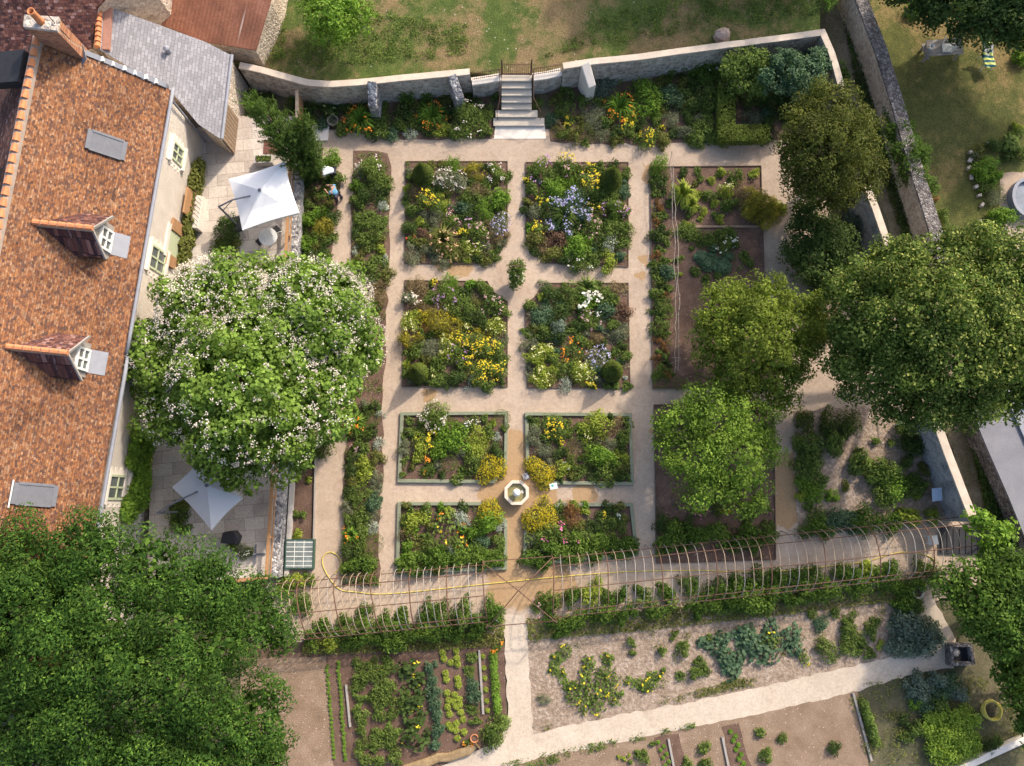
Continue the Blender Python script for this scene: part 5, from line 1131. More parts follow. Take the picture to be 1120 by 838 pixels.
stand = dict(pelvis=(0, 0, .93), waist=(0, .03, 1.08), chest=(0, .08, 1.30), neck=(0, .13, 1.47), head=(0, .20, 1.57), crown=(0, .21, 1.66), shL=(-.19, .09, 1.39), elL=(-.25, .22, 1.14), wrL=(-.17, .44, 1.08), shR=(.19, .09, 1.39), elR=(.26, .25, 1.16), wrR=(.16, .46, 1.12),
             hpL=(-.10, 0, .88), knL=(-.12, .05, .48), anL=(-.13, .0, .09), hpR=(.10, 0, .88), knR=(.13, -.02, .48), anR=(.15, -.12, .09))
person('person in a light blue shirt and dark trousers standing on the gravel path', P(371.5, 219, 0), 1.05, stand, 'blue_shirt', 'jeans')
bend = dict(pelvis=(0, -.22, .88), waist=(0, -.06, 1.02), chest=(0, .18, 1.12), neck=(0, .36, 1.10), head=(0, .47, 1.06), crown=(0, .54, 1.09), shL=(-.19, .24, 1.11), elL=(-.22, .32, .83), wrL=(-.14, .42, .62), shR=(.19, .24, 1.11), elR=(.22, .34, .83), wrR=(.13, .45, .62),
            hpL=(-.10, -.2, .84), knL=(-.12, -.02, .47), anL=(-.12, -.08, .09), hpR=(.10, -.2, .84), knR=(.12, .02, .47), anR=(.13, -.05, .09))
person('person in a white shirt and black trousers bending over beside the cypress', P(364.5, 195, 0), 1.75, bend, 'white_shirt', 'dark_cloth')
# ------------------------------------------------------------------ trees
cat_t, bl, cp_, cn2 = tree('catalpa_tree', 'broad bright green tree covered in white blossom beside the terrace', 'tree', (262, 425),
     [(240, 345, 66, 5.2), (190, 395, 50, 4.6), (268, 425, 82, 6.2), (340, 345, 62, 5.4), (372, 372, 48, 4.6), (255, 478, 46, 4.8), (335, 430, 58, 5.0), (196, 450, 42, 4.5), (165, 405, 27, 3.9), (303, 475, 46, 4.8), (300, 310, 30, 4.4), (375, 325, 32, 4.4), (405, 385, 18, 4.0), (268, 513, 24, 4.2)],
     'catalpa', .26, 11, gz=1.0, core_k=.5, dens=200, leaf=.20, lobe=(.42, .75), asp=.75, squash=.72)
r = np.random.default_rng(3); bc = np.array([list(c) for c, q in bl]); bq = np.array([q for c, q in bl])
k = 5600; ii = r.choice(len(bl), k, p=bq**2/np.sum(bq**2)); d = sph(k, r, -.1); fp = bc[ii]+d*bq[ii][:, None]*np.array([1, 1, .72])*1.02
dm = np.min([np.linalg.norm((fp-c)/np.array([1, 1, .72]), axis=1)/q for c, q in zip(bc, bq)], axis=0); fp = fp[dm > .93]
lit = r.random(len(fp)) < np.clip(.55+.3*np.sin(fp[:, 0]*1.3)*np.cos(fp[:, 1]*.9)+.5*np.tanh((fp[:, 1]-cat_t.location.y-1)*.5), .28, 1); fp = fp[lit]
pp = np.repeat(fp, 8, 0)+r.normal(0, .065, (len(fp)*8, 3)); V = leaves(pp, np.repeat(np.array([[0, 0, 1.]]), len(pp), 0), .068, .85, .6, r)-np.array(list(wloc(cat_t)))
add_mesh('blossom', quadmesh('blossom', V), PM['blush'], cat_t)
tree('broadleaf_tree', 'huge dark green tree filling the bottom left corner', 'tree', (120, 720),
     [(30, 612, 42, 8), (95, 604, 44, 8.4), (165, 618, 42, 8.2), (226, 642, 42, 7.8), (272, 670, 40, 7), (20, 672, 46, 9), (112, 668, 40, 9), (178, 680, 40, 9), (238, 708, 38, 8), (60, 722, 50, 9.6), (130, 738, 48, 9.6), (195, 752, 44, 9), (283, 782, 36, 6.4),
      (236, 802, 42, 7.4), (15, 778, 44, 9), (84, 792, 48, 9), (155, 806, 46, 8.4), (40, 842, 48, 8.4), (110, 857, 48, 8), (190, 862, 46, 7.4), (262, 838, 40, 6.4), (298, 815, 24, 5.4), (-32, 640, 50, 8), (-32, 740, 55, 8), (298, 692, 24, 5.4), (70, 655, 30, 7), (150, 710, 30, 7.6)],
     'big_green', .42, 21, dens=330, leaf=.15, lobe=(.5, .85), asp=.42, squash=.75, core_k=.5, jit=.33)
tree('yew_tree', 'round dense olive-green tree left of the lane wall', 'tree', (905, 185),
     [(905, 118, 34, 4.0), (882, 145, 36, 4.2), (928, 150, 38, 4.2), (905, 165, 46, 5.0), (892, 195, 36, 4.0), (935, 190, 32, 3.8), (910, 210, 28, 3.4), (868, 170, 22, 3.4)], 'olive_tree', .22, 31, dens=300, leaf=.13, core_k=.6, lobe=(.3, .55), asp=.45)
tree('lime_tree', 'largest yellow-tipped lime tree on the right, over the lane wall', 'tree', (1010, 375),
     [(945, 320, 33, 5.8), (985, 302, 35, 6.8), (1030, 287, 35, 6.8), (1075, 277, 35, 7), (1112, 292, 40, 7.4), (940, 366, 32, 5.4), (980, 352, 37, 7.4), (1025, 337, 39, 8.6), (1070, 327, 37, 8.2), (1112, 347, 40, 8), (955, 406, 33, 5.8), (1000, 400, 37, 7.2), (1045, 387, 39, 8.3),
      (1090, 387, 38, 8), (1132, 400, 40, 7), (985, 440, 27, 5), (1025, 436, 33, 6.2), (1070, 426, 34, 6.8), (1106, 430, 31, 6), (922, 322, 18, 4.4), (920, 368, 20, 3.8), (922, 390, 22, 4.2), (932, 412, 20, 4.2), (965, 286, 22, 5), (1054, 454, 18, 4.6), (1000, 372, 26, 6)],
     'lime_tree', .36, 41, core_k=.5, dens=300, leaf=.15, lobe=(.35, .7), asp=.6, squash=.8, jit=.45)
tree('fruit_tree', 'yellow-green fruit tree above the path crossing on the right', 'tree', (828, 375),
     [(795, 345, 36, 3.2), (838, 330, 34, 3.4), (870, 355, 34, 3.4), (825, 372, 46, 4.2), (785, 375, 28, 3.0), (870, 390, 28, 3.2), (805, 408, 30, 3.0), (845, 415, 32, 3.0), (800, 325, 18, 2.6), (890, 340, 18, 2.8), (855, 440, 14, 2.4), (885, 375, 16, 2.6)], 'yellow_tree', .16, 51, core_k=.5, dens=230, leaf=.15, lobe=(.25, .5), asp=.5, gap=.22)
tree('apple_tree', 'thin-crowned apple tree with pale branches in the edged soil bed', 'tree', (788, 500),
     [(745, 465, 28, 2.8), (785, 462, 40, 3.4), (825, 460, 26, 3.0), (760, 500, 36, 3.2), (805, 500, 42, 3.6), (838, 492, 20, 2.8), (775, 535, 30, 3.0), (815, 535, 28, 2.8), (740, 490, 20, 2.6), (765, 440, 18, 2.8), (728, 460, 12, 2.4), (800, 435, 16, 2.8)], 'apple', .12, 61, lift=.4, core_k=.3, dens=190, leaf=.14, lobe=(.25, .6), asp=.55, gap=.14, inner=.14)
tree('round_tree', 'round bright green tree on the upper lawn near the shed', 'tree', (368, 38),
     [(350, 12, 20, 3.6), (378, 5, 22, 3.6), (392, 18, 16, 3.2), (366, 20, 26, 4.0), (355, 30, 16, 3.2), (378, 32, 15, 3.0), (345, -8, 20, 3.4), (375, -15, 20, 3.4)], 'bright', .14, 71, gz=1.3, dens=200, leaf=.15, lobe=(.28, .5), asp=.55)
tree('dark_tree', 'very dark spreading tree over the top right corner', 'tree', (1075, 0),
     [(1010, -15, 38, 3.6), (1050, 5, 40, 4), (1090, 15, 40, 4), (1080, 22, 24, 3.6), (1125, 20, 42, 4.2), (1040, -40, 50, 4.4), (1100, -45, 55, 5), (1020, 15, 18, 3.2), (1106, 34, 16, 3), (1165, 0, 48, 4.4), (1190, 45, 48, 4), (1160, -50, 55, 5), (1140, 50, 24, 3.2)], 'dark', .3, 81, core_k=.5, dens=200, leaf=.17, lobe=(.35, .65))
tree('tall_shrub', 'tall pale-leaved shrub against the wall corner above the round yew', 'shrub', (868, 95), [(862, 72, 20, 2.1), (884, 84, 17, 2.1), (848, 88, 18, 1.8), (893, 68, 13, 2.0), (872, 98, 16, 1.7)], 'teal', .06, 301, dens=260, leaf=.17, lobe=(.2, .4), asp=.5)
tree('tall_shrub', 'leafy shrub against the wall left of the wall corner shrub', 'shrub', (815, 80), [(800, 72, 15, 1.9), (822, 66, 15, 2.0), (830, 88, 14, 1.5), (812, 95, 14, 1.3)], 'mid', .05, 302, dens=260, leaf=.15, lobe=(.2, .4), asp=.5)
tree('small_tree', 'small leafy green tree at the end of the stained wall', 'tree', (1080, 592), [(1068, 575, 16, 2.6), (1086, 588, 18, 2.9), (1095, 578, 13, 2.6), (1080, 600, 12, 2.4)], 'bright', .08, 91, dens=130, leaf=.22, lobe=(.25, .42), asp=.6)
tree('broadleaf_tree', 'bushy green tree at the right edge below the pergola mouth', 'tree', (1088, 655),
     [(1068, 640, 28, 3.0), (1095, 630, 28, 3.2), (1120, 645, 36, 3.6), (1082, 660, 32, 3.6), (1064, 672, 22, 2.8), (1092, 690, 26, 3.0), (1040, 645, 15, 2.6), (1122, 690, 34, 3.4), (1086, 698, 14, 2.4)], 'lush', .2, 95, core_k=.5, dens=230, leaf=.16, lobe=(.35, .65), asp=.6)
tree('dense_tree', 'leafy bush in the shade at the far right edge, beside the coiled hose', 'tree', (1112, 745), [(1108, 735, 22, 1.8), (1128, 745, 32, 2.2), (1120, 768, 20, 1.8), (1145, 785, 34, 2.2), (1108, 710, 16, 2.0), (1126, 795, 16, 1.6)], 'lush', .14, 97, dens=180, leaf=.17, lobe=(.3, .55), asp=.65)
tree('evergreen_shrub', 'broad dark green bush below the round olive-green tree', 'shrub', (900, 272), [(885, 255, 24, 1.4), (915, 262, 24, 1.5), (893, 285, 26, 1.5), (922, 285, 20, 1.3), (880, 236, 20, 1.2), (872, 278, 18, 1.1), (905, 300, 18, 1.2)], 'dark', .08, 99, dens=330, leaf=.13, lobe=(.25, .42), core_k=.6)
for (x, y, q, z, sd_) in ((945, -195, 110, 6.5, 201), (835, -215, 100, 6.5, 202)):      # beyond the top edge; they shade the lawn
    tree('broadleaf_tree', {945: 'right one of two dark trees beyond the top edge', 835: 'left one of two dark trees beyond the top edge'}[x], 'tree', (x, y+60),
         [(x+random.uniform(-.5, .5)*q, y+random.uniform(-.35, .35)*q, q*.5, z+random.uniform(-1, 1)) for _ in range(7)], 'big_green', .3, sd_, gz=1.3, dens=60, leaf=.36, lobe=(.6, 1.1))
# the leaning cypress: upright plumes, tall and narrow
cb = P(345, 193, 0); cy = empty('cypress_tree', cb, 'tall narrow dark green cypress leaning over the terrace edge', 'tree')
pl = [(Vector((0, 0, 0)), Vector((-.75, .0, 8.3)), .78), (Vector((.2, .1, 0)), Vector((.75, .35, 5.6)), .42), (Vector((-.1, -.1, 0)), Vector((-.55, -.2, 6.2)), .62), (Vector((.1, 0, 0)), Vector((.1, .3, 4.6)), .5)]
r = np.random.default_rng(8); Ps = []; Ns = []; Ax = []
for a, b, q in pl:
    k = int(430*q); t = r.beta(1.2, 1.05, k)*.95+.03; az = r.uniform(0, 6.283, k); prof = q*np.clip(np.minimum(t*5, (1-t)*1.7+.10), 0, 1)**.75*(1+.3*np.sin(az*3+t*17))
    m = 26; base = np.array(cb+a)+np.outer(t, np.array(b-a)); dd = np.stack([np.cos(az), np.sin(az), 0*az], 1); ln = r.uniform(.4, 1.0, k)
    u = r.random((k, m)); ax = unit(dd*r.uniform(.15, .6, (k, 1))+np.array([0, 0, 1.])); st_ = base+dd*(prof*.55)[:, None]
    pts = st_[:, None, :]+ax[:, None, :]*(u*ln[:, None])[:, :, None]*1.15+dd[:, None, :]*(prof*.22)[:, None, None]*u[:, :, None]+r.normal(0, .045, (k, m, 3))*(1.25-u)[:, :, None]
    Ps.append(pts.reshape(-1, 3)); Ax.append(np.repeat(ax, m, 0)); Ns.append(np.repeat(dd, m, 0)+r.normal(0, .4, (k*m, 3)))
p = np.concatenate(Ps); V = leaves(p, np.concatenate(Ns), .26, .13, .3, r, axis=np.concatenate(Ax))-np.array(list(cb)); add_mesh('crown', quadmesh('crown', V), FM['cypress'], cy)
mb = MB(); mb.tube([cb, cb+Vector((-.2, 0, 3)), cb+Vector((-.5, -.1, 7.6))], [.17, .11, .03], 8); mb.build('trunk', M['bark'], cy)
# clipped cones, each with its finial
def topiary(px, py, rp, hh, label):
    c = P(px, py, .9); c.z = .03; rm = rp*MPP(px, py, .8); root = empty('topiary_cone', c, label, 'topiary', 'clipped topiary cones'); h = hh
    rr = np.random.default_rng(int(px)); n = 3600; t = rr.beta(1., 1.25, n); az = rr.uniform(0, 6.283, n)
    prof = lambda t: rm*np.clip(1.0-.14*(1-t*4).clip(0, 1)-(t**1.9)*.93, .05, 1)
    d = np.stack([np.cos(az), np.sin(az), 0*az], 1); pq = np.array(c)+d*(prof(t)*rr.uniform(.95, 1.03, n))[:, None]+np.outer(t*h, [0, 0, 1.])
    V = leaves(pq, d+np.array([0, 0, .55]), .07, .6, .4, rr)-np.array(list(c)); add_mesh('foliage', quadmesh('foliage', V), FM['topiary'], root)
    mb = MB(); mb.lathe(c, [(float(prof(np.array(k/8))*.93), h*k/8) for k in range(9)], 18); mb.build('core', M['dark_leafcore'], root, smooth=True)
    n = 130; d = sph(n, rr); V = leaves(np.array(c+UP*(h+.16))+d*np.array([.07, .07, .2]), d, .06, .6, .4, rr)-np.array(list(c)); add_mesh('tip', quadmesh('tip', V), FM['topiary'], root)
M['dark_leafcore'] = plain('dark_leafcore', (.03, .055, .016), .3, 20)
topiary(462, 188, 13.2, 1.75, 'clipped cone topiary in the corner of the upper left flowerbed'); topiary(669, 193, 13.5, 1.75, 'clipped cone topiary in the corner of the upper right flowerbed')
topiary(456.5, 406, 11.8, 1.7, 'clipped cone topiary in the corner of the second-row left flowerbed'); topiary(671, 404.5, 12.6, 1.7, 'clipped cone topiary in the corner of the second-row right flowerbed')
# ------------------------------------------------------------------ flowerbeds (positions read from enlargements)
S = 3.99
plants(BN['B1'], 420, 160, S, """fer 300 80 40; gld 395 105 48; phl 490 115 42; ast 300 145 55; ast 245 140 36; bz 140 195 42; ylw 200 240 55; gs 195 190 28; lim 262 265 32; teal 330 262 36; gs 360 210 42; bz 410 190 38; br 498 222 52; fer 445 282 46; lil 508 340 44; pnk 410 388 52; ylw 330 370 26; dk 108 350 42; gs 130 275 36; gry 215 308 46; pnk 290 320 40; lim 155 330 26; pch 255 410 58; pch 285 462 38; rdf 115 412 24; gry 122 465 46; gry 190 440 46; gry 250 495 40; oli 330 460 44; yls 385 440 40; bz 482 400 34; lim 366 490 18; gs 420 235 30; red 175 375 30; mau 365 330 26; oli 160 415 34; gs 100 225 26; dk 345 300 26; gry 440 440 30; bz 350 110 24""")
plants(BN['B2'], 420, 160, S, """mau 680 95 50; ylw 790 62 42; ylw 895 92 28; ylw 900 165 62; gs 735 125 40; pnk 820 112 44; br 738 195 56; fer 820 182 42; ylw 627 140 22; gs 645 108 30; gs 648 185 34; ylw 690 238 28; dk 705 280 38; vio 830 240 62; vio 765 258 40; vio 872 300 42; vio 800 355 36; vio 742 350 28; spk 790 300 52; gry 652 285 38; dk 620 278 28; ylw 665 358 34; oli 660 405 46; ylw 915 262 28; gs 985 222 54; teal 1042 190 40; mau 1010 270 48; pnk 1052 292 28; gs 1050 345 40; pnk 902 350 48; red 748 402 52; br 858 430 62; gs 988 370 52; sil 985 430 38; gs 1045 420 36; oli 740 470 46; dk 800 485 42; wht 850 515 42; lim 975 508 46; gs 920 490 42; bz 690 440 32; gry 720 320 28; dk 940 415 36; gs 850 110 30; oli 960 270 40; teal 1030 480 28; lil 850 285 30""")
plants(BN['B3'], 420, 160, S, """bz 145 610 46; ast 110 668 36; ylw 216 592 20; fer 285 598 46; br 380 600 28; mau 265 660 55; bz 160 695 40; gs 345 700 62; wht 450 640 38; pnk 470 690 50; gs 520 715 36; yls 120 760 50; gld 230 762 62; dk 420 750 46; yls 490 782 42; wht 375 730 20; gs 200 660 34; dk 330 640 34; gld 175 740 36; gld 300 770 46; rst 180 790 30; oli 400 690 32""")
plants(BN['B3'], 420, 360, S, """gld 110 40 50; gs 130 95 46; gry 215 78 56; yls 270 82 46; mau 320 102 48; ylw 400 62 56; ylw 470 82 56; ylw 420 180 60; ylw 490 182 46; gs 240 152 46; dk 320 205 48; sil 370 235 28; gs 450 245 36; lim 98 150 22; gs 230 225 36; gs 520 130 28; ylw 350 140 40; oli 185 130 34; ylw 340 40 44; dk 270 225 34; gld 300 30 40""")
plants(BN['B4'], 420, 160, S, """dk 735 640 48; gs 810 640 50; spk 885 615 46; gs 960 650 42; lily 897 682 46; bz 1022 612 38; red 1040 722 48; teal 970 712 46; lim 686 655 20; teal 692 742 56; dk 772 730 56; blu 760 795 46; pnk 900 762 46; gs 1000 780 32; gry 1040 800 38; dk 850 780 38; oli 830 700 34; gs 700 800 34; wht 930 740 26; bz 1000 740 26; gs 820 800 34; oli 660 790 30""")
plants(BN['B4'], 420, 360, S, """gry 635 58 46; dk 700 32 40; dk 762 32 46; gry 1030 22 40; yls 700 102 52; lim 660 142 46; orf 815 95 46; lil 930 122 50; gs 1010 95 24; yls 875 192 56; ylw 905 235 28; gs 790 172 42; sil 795 240 34; lim 735 172 32; yls 682 212 46; sil 1053 212 11; rdf 872 105 14; gs 860 50 34; bz 930 40 30; gs 740 130 30; oli 850 140 30; oli 730 220 34; dk 960 60 24""")
plants(BN['B5'], 420, 360, S, """gry 95 515 42; phl 225 375 60; phl 172 395 30; br 290 470 72; lim 150 520 52; gs 120 452 32; ylw 190 490 40; orf 190 590 30; gs 195 618 32; box 285 585 36; lim 415 480 62; wht 385 410 36; gs 437 390 20; box 515 388 36; sil 485 470 22; dk 492 530 42; ysh 468 598 44; ysh 440 628 38; ysh 500 590 34; ysh 490 630 30; gs 385 580 46; gs 345 620 24; gs 82 635 16; lim 470 410 17; br 245 530 46; dk 335 440 34; gs 150 450 28; gry 340 540 26; oli 420 560 36; ylw 215 440 26""")
plants(BN['B6'], 420, 360, S, """gry 665 465 52; ylw 740 430 60; ylw 770 490 20; lim 925 408 66; bz 1012 420 38; box 845 518 46; dk 765 540 36; gry 700 535 40; ysh 680 622 44; ysh 700 655 38; ysh 725 635 30; lim 775 612 42; wht 815 590 32; gs 860 625 36; gs 880 560 26; br 960 560 60; gs 975 630 56; gry 975 510 42; gs 1040 475 42; lim 1042 560 32; ysh 650 590 34; gs 800 430 36; gs 660 410 26; dk 910 510 30; oli 1010 610 36; gs 710 480 28; yls 890 470 28; oli 820 640 26""")
plants(BN['B7'], 420, 500, S, """lim 140 285 56; gs 185 230 32; gs 100 272 32; bz 95 340 36; sqg 270 320 88; orf 237 255 18; org 345 315 22; orf 340 368 22; sil 342 262 46; lim 285 240 28; br 438 297 62; ysh 462 222 36; ysh 440 245 34; ysh 490 255 32; sil 510 300 36; teal 430 370 42; gs 500 370 38; br 120 320 30; gs 190 380 38; sqg 330 390 50; blu 300 420 30; oli 205 300 26""")
plants("the left pergola's north side", 420, 500, S, """vine 120 465 46; vine 78 472 30; dvin 210 440 56; vine 330 432 50; vine 410 430 46; vine 480 430 42; dvin 270 455 36; dvin 440 470 34; dvin 150 495 30; dvin 510 455 30""")
plants(BN['B8'], 420, 500, S, """ysh 700 230 46; ysh 665 262 46; ysh 715 275 44; ysh 640 290 36; ysh 690 300 32; rst 820 260 52; lim 880 240 20; ylw 965 255 18; gs 985 300 46; dk 940 275 36; wht 1020 250 24; hot 740 350 52; gs 690 350 56; hot 800 330 46; gs 880 345 38; gry 645 360 36; dk 900 300 30; gs 1040 300 30; oli 850 300 30; gs 780 290 30""")
plants("the pergola's northwest side", 420, 500, S, """dvin 650 452 46; vine 760 410 50; vine 860 390 52; vine 950 370 46; dvin 1040 372 46; dvin 720 400 40; dvin 920 430 40; dvin 820 440 40; dvin 1080 400 40; dvin 700 470 34; vine 1020 420 36""")
plants("the pergola's north middle", 680, 400, S, """vine 240 745 56; dvin 330 735 56; vine 430 740 56; dvin 530 740 56; dvin 620 740 52; dvin 200 785 36; dvin 290 775 40; dvin 480 775 40; dvin 580 790 36; vine 180 790 40""")
plants("the pergola's northeast end", 840, 420, S, """dvin 200 612 62; teal 290 600 60; teal 370 600 60; dvin 450 592 56; dvin 540 608 52; yvin 640 580 44; yvin 725 572 36; dvin 250 640 40; dvin 400 630 44; yvin 585 575 32""")
plants("left pergola's south side", 280, 590, 3.379, """vine 205 385 28; yvin 268 390 32; dvin 375 360 42; vine 430 350 42; vine 505 370 48; dvin 560 345 40; vine 610 340 38; dvin 680 350 44; dvin 740 335 38; dvin 800 330 40; dvin 880 260 48; dvin 760 260 40; dvin 690 275 40; dvin 630 265 36; dvin 400 285 36; dvin 330 300 30; dvin 850 310 34; wht 880 285 26; dvin 240 320 34; dvin 290 350 30; dvin 540 290 34; dvin 480 300 34; dvin 160 250 40; vine 340 380 30; yvin 150 160 30; vine 110 170 40; vine 190 150 26""")
plants("the pergola's southwest side", 540, 620, 3.843, """dvin 230 150 44; pnk 190 170 30; dvin 330 130 40; yvin 415 110 50; dvin 480 130 36; dvin 540 115 36; vine 340 230 46; dvin 420 200 38; vine 500 195 40; dvin 580 180 36; vine 670 180 42; vine 740 160 38; dvin 820 80 44; dvin 900 150 46; vine 960 170 44; dvin 1020 140 56; dvin 940 90 44; dvin 1050 80 48; dvin 630 110 36; dvin 720 100 36; dvin 860 180 36; dvin 290 270 36; dvin 250 230 40""")
plants("the pergola's southeast end", 800, 560, 3.016, """dvin 90 220 40; vine 60 285 56; dvin 150 220 38; vine 120 300 40; dvin 230 225 40; dvin 290 215 36; vine 330 260 40; dvin 400 215 40; vine 430 245 38; vine 480 220 38; dvin 530 235 44; dvin 590 270 44; yvin 450 190 28; dvin 520 190 34; dvin 370 200 34; vine 660 205 46; dvin 570 300 34; vine 240 265 30; dvin 200 290 30""")
# borders
plants("the upper west border", 240, 0, S, """rose 660 730 62; gs 715 785 46; bsh 600 805 34; gry 620 760 36""")
plants("the middle west border", 180, 200, S, """dk 885 35 58; sil 955 105 30; gs 858 145 48; gs 915 200 54; sil 835 295 22; sil 955 330 24; lim 945 292 28; gs 912 370 54; bz 940 450 38; bz 930 510 40; box 945 580 22; gs 878 255 42; dk 835 210 30; oli 855 330 34; gs 840 80 34; dk 950 30 30; dk 930 540 24; gry 900 430 32; gs 950 170 26; oli 945 245 26""")
plants("the lower west border", 180, 430, S, """box 907 112 34; sil 942 95 22; org 830 130 46; sil 930 222 30; gs 880 180 32; pnk 840 225 26; dk 820 280 32; oli 925 290 36; lim 865 310 42; lim 865 365 36; dk 815 335 32; gry 915 365 36; dk 805 430 32; gs 850 450 46; teal 905 485 46; gry 800 500 32; gs 850 530 46; sil 910 588 30; org 812 620 38; gs 860 600 40; dk 800 690 42; box 915 655 42; gs 855 660 36; dvin 850 755 46; vine 900 762 32; vine 800 755 34; gs 870 240 26; oli 820 385 30; gs 800 555 30; orf 825 630 16; oli 810 180 28; gs 850 705 30; dk 810 590 30""")
plants("the border beside the cypress", 230, 120, 4.656, """bsh 600 245 58; dk 505 345 46; gs 560 420 56; bz 560 450 36; bz 480 440 36; br 500 560 52; osh 570 590 56; br 480 680 50; gs 540 640 46; dk 590 360 34; gs 500 480 36; br 560 520 40; wht 500 715 24; dk 580 690 36; gs 460 620 32; oli 600 480 30; dk 470 390 30""", )
plants("the left wall border", 240, 0, S, """dk 480 480 48; org 615 525 62; gs 700 520 48; dvin 830 410 52; dvin 900 400 46; dvin 965 370 32; dk 800 490 46; teal 750 580 36; sil 835 582 32; org 925 500 60; lim 970 560 46; rose 1090 512 78; gs 790 545 36; umb 130 440 46; umb 480 480 30; dk 380 480 44; gs 420 440 40; dk 560 470 40; gs 530 560 36; gs 1020 580 32; dk 1000 490 34; dk 880 540 30; dk 200 430 40; gs 320 440 40; dk 660 580 30; gs 880 480 30""")
plants("the right wall border", 500, 0, S, """gs 45 400 26; gs 160 400 30; gs 352 450 28; gs 482 400 36; gs 470 470 42; ylw 490 532 28; box 432 578 24; bz 440 552 30; teal 425 515 34; box 562 570 30; gry 600 500 62; blu 650 372 56; fer 705 330 34; org 710 462 62; bsh 830 430 78; ylw 740 562 36; dk 700 572 36; ylw 830 602 44; gry 640 592 32; ylw 895 555 16; dk 950 572 32; gry 990 570 38; teal 930 420 60; dk 1040 440 62; dk 1090 580 38; ylw 1080 510 14; dvin 1080 300 60; dvin 960 300 42; gs 560 620 20; lim 760 500 44; gs 620 440 30; gs 870 520 30; dk 800 540 34; gs 1010 510 32""")
plants("the shady upper right corner", 760, 0, 3.103, """wht 110 240 60; gs 60 330 50; gs 28 430 50; blu 370 220 80; teal 330 260 60; teal 420 250 60; dk 280 340 54; gry 195 395 36; dk 290 270 44; dk 180 320 40; gs 180 230 46; dk 430 170 44; dk 380 150 40; dvin 490 250 40; gs 230 200 40; dk 330 340 50; dk 250 420 30; gs 30 260 40; dk 60 200 44; gs 400 310 40""")
hq = PL([(793, 96), (793, 149), (833, 148)], .6); r = np.random.default_rng(5); V = []
for a, b in ((hq[0], hq[1]), (hq[1], hq[2])):
    n = 3200; t = r.random(n); base = np.array(a)+np.outer(t, np.array(b-a)); dd = sph(n, r, -.2); dd2 = np.clip(dd*1.5, -1, 1); base[:, 2] = .5; V.append(leaves(base+dd2*np.array([.42, .42, .5]), dd+np.array([0, 0, .4]), .10, .6, .5, r))
V = np.concatenate(V)-np.array([hq[1].x, hq[1].y, 0]); tag(add_mesh('hedge', quadmesh('hedge', V), FM['topiary'], loc=(hq[1].x, hq[1].y, 0)), 'dark clipped L-shaped hedge in the shady corner border', 'hedge')
put_plant('blu', 945, 243, 17, '', label='blue-grey big-leaved shrub beside the stained wall below the olive tree')
# right-hand beds
plants("the dark right soil bed", 680, 160, S, """fer 160 85 46; dk 150 155 32; gs 150 200 24; rst 165 255 26; gs 180 300 26; dk 150 390 34; gs 165 450 24; rst 150 480 26; teal 205 545 42; gs 160 580 32; gs 150 640 32; gs 190 700 40; gs 170 780 42; crn 265 205 52; crn 300 255 36; lim 437 112 24; lim 393 148 20; gs 335 108 20; yls 455 190 38; gs 385 215 32; lim 405 248 22; gs 500 130 38; lim 580 118 26; bz 535 215 50; osh 620 240 66; osh 650 290 56; osh 560 280 50; gs 470 250 38; lim 690 270 36; lim 345 315 14; gs 330 270 16; dk 270 115 24; gs 210 250 18; rst 150 330 22; gs 190 410 24; gs 185 500 26; dk 150 540 24; gs 210 620 18""")
plants("the potato and cabbage plot", 680, 160, S, """pot 265 370 40; pot 310 385 42; pot 365 395 44; pot 410 400 38; pot 440 385 34; cab 350 485 34; cab 375 515 34; cab 440 525 42; cab 405 500 22; cab 395 478 20; cab 465 480 24; wht 455 430 40; wht 490 420 28; gs 320 545 24; gs 370 575 22; gs 250 490 18; gs 305 445 12; lim 250 560 16; gs 420 565 18; teal 400 450 26; gs 540 480 26; gs 560 510 20; gs 480 380 30""")
plants("the strip beside fruit tree", 680, 400, S, """box 172 65 36; box 250 78 28; gs 165 20 30; gs 200 30 26""")
plants("the apple tree bed", 680, 400, S, """dhl 305 636 14; dhl 335 640 14; dhl 362 640 12; dhl 480 634 13; dhl 525 612 14; dhl 650 632 15; orf 455 632 14; orf 425 634 10; dk 180 690 40; dk 240 690 30; gs 170 330 30; gs 180 250 32; dk 560 640 40; gs 600 610 36; gs 420 600 36; oli 440 610 40; dk 300 690 30; gs 640 700 30""")
plants("the shade between the right trees", 840, 240, S, """dk 250 300 50; gs 215 400 50; dk 290 450 60; dk 200 260 50; gs 260 480 50; dk 200 470 44""")
plants("the sandy shrub plot", 840, 420, S, """dsh 160 165 50; dsh 265 165 52; dsh 360 165 60; shr 190 275 68; shr 180 360 62; bsh 165 440 44; bsh 205 485 50; shr 290 255 52; bsh 290 490 34; shr 400 335 54; shr 500 370 70; bsh 560 440 74; shr 640 450 56; shr 520 480 60; dsh 650 260 58; dsh 695 225 46; gs 470 250 20; gs 540 260 18; oli 690 375 32; yvin 150 490 26; lim 650 490 24; shr 445 400 40; dsh 340 200 36; dsh 600 210 50; gs 610 340 30; oli 340 450 26; gs 180 540 22; shr 230 420 40""")
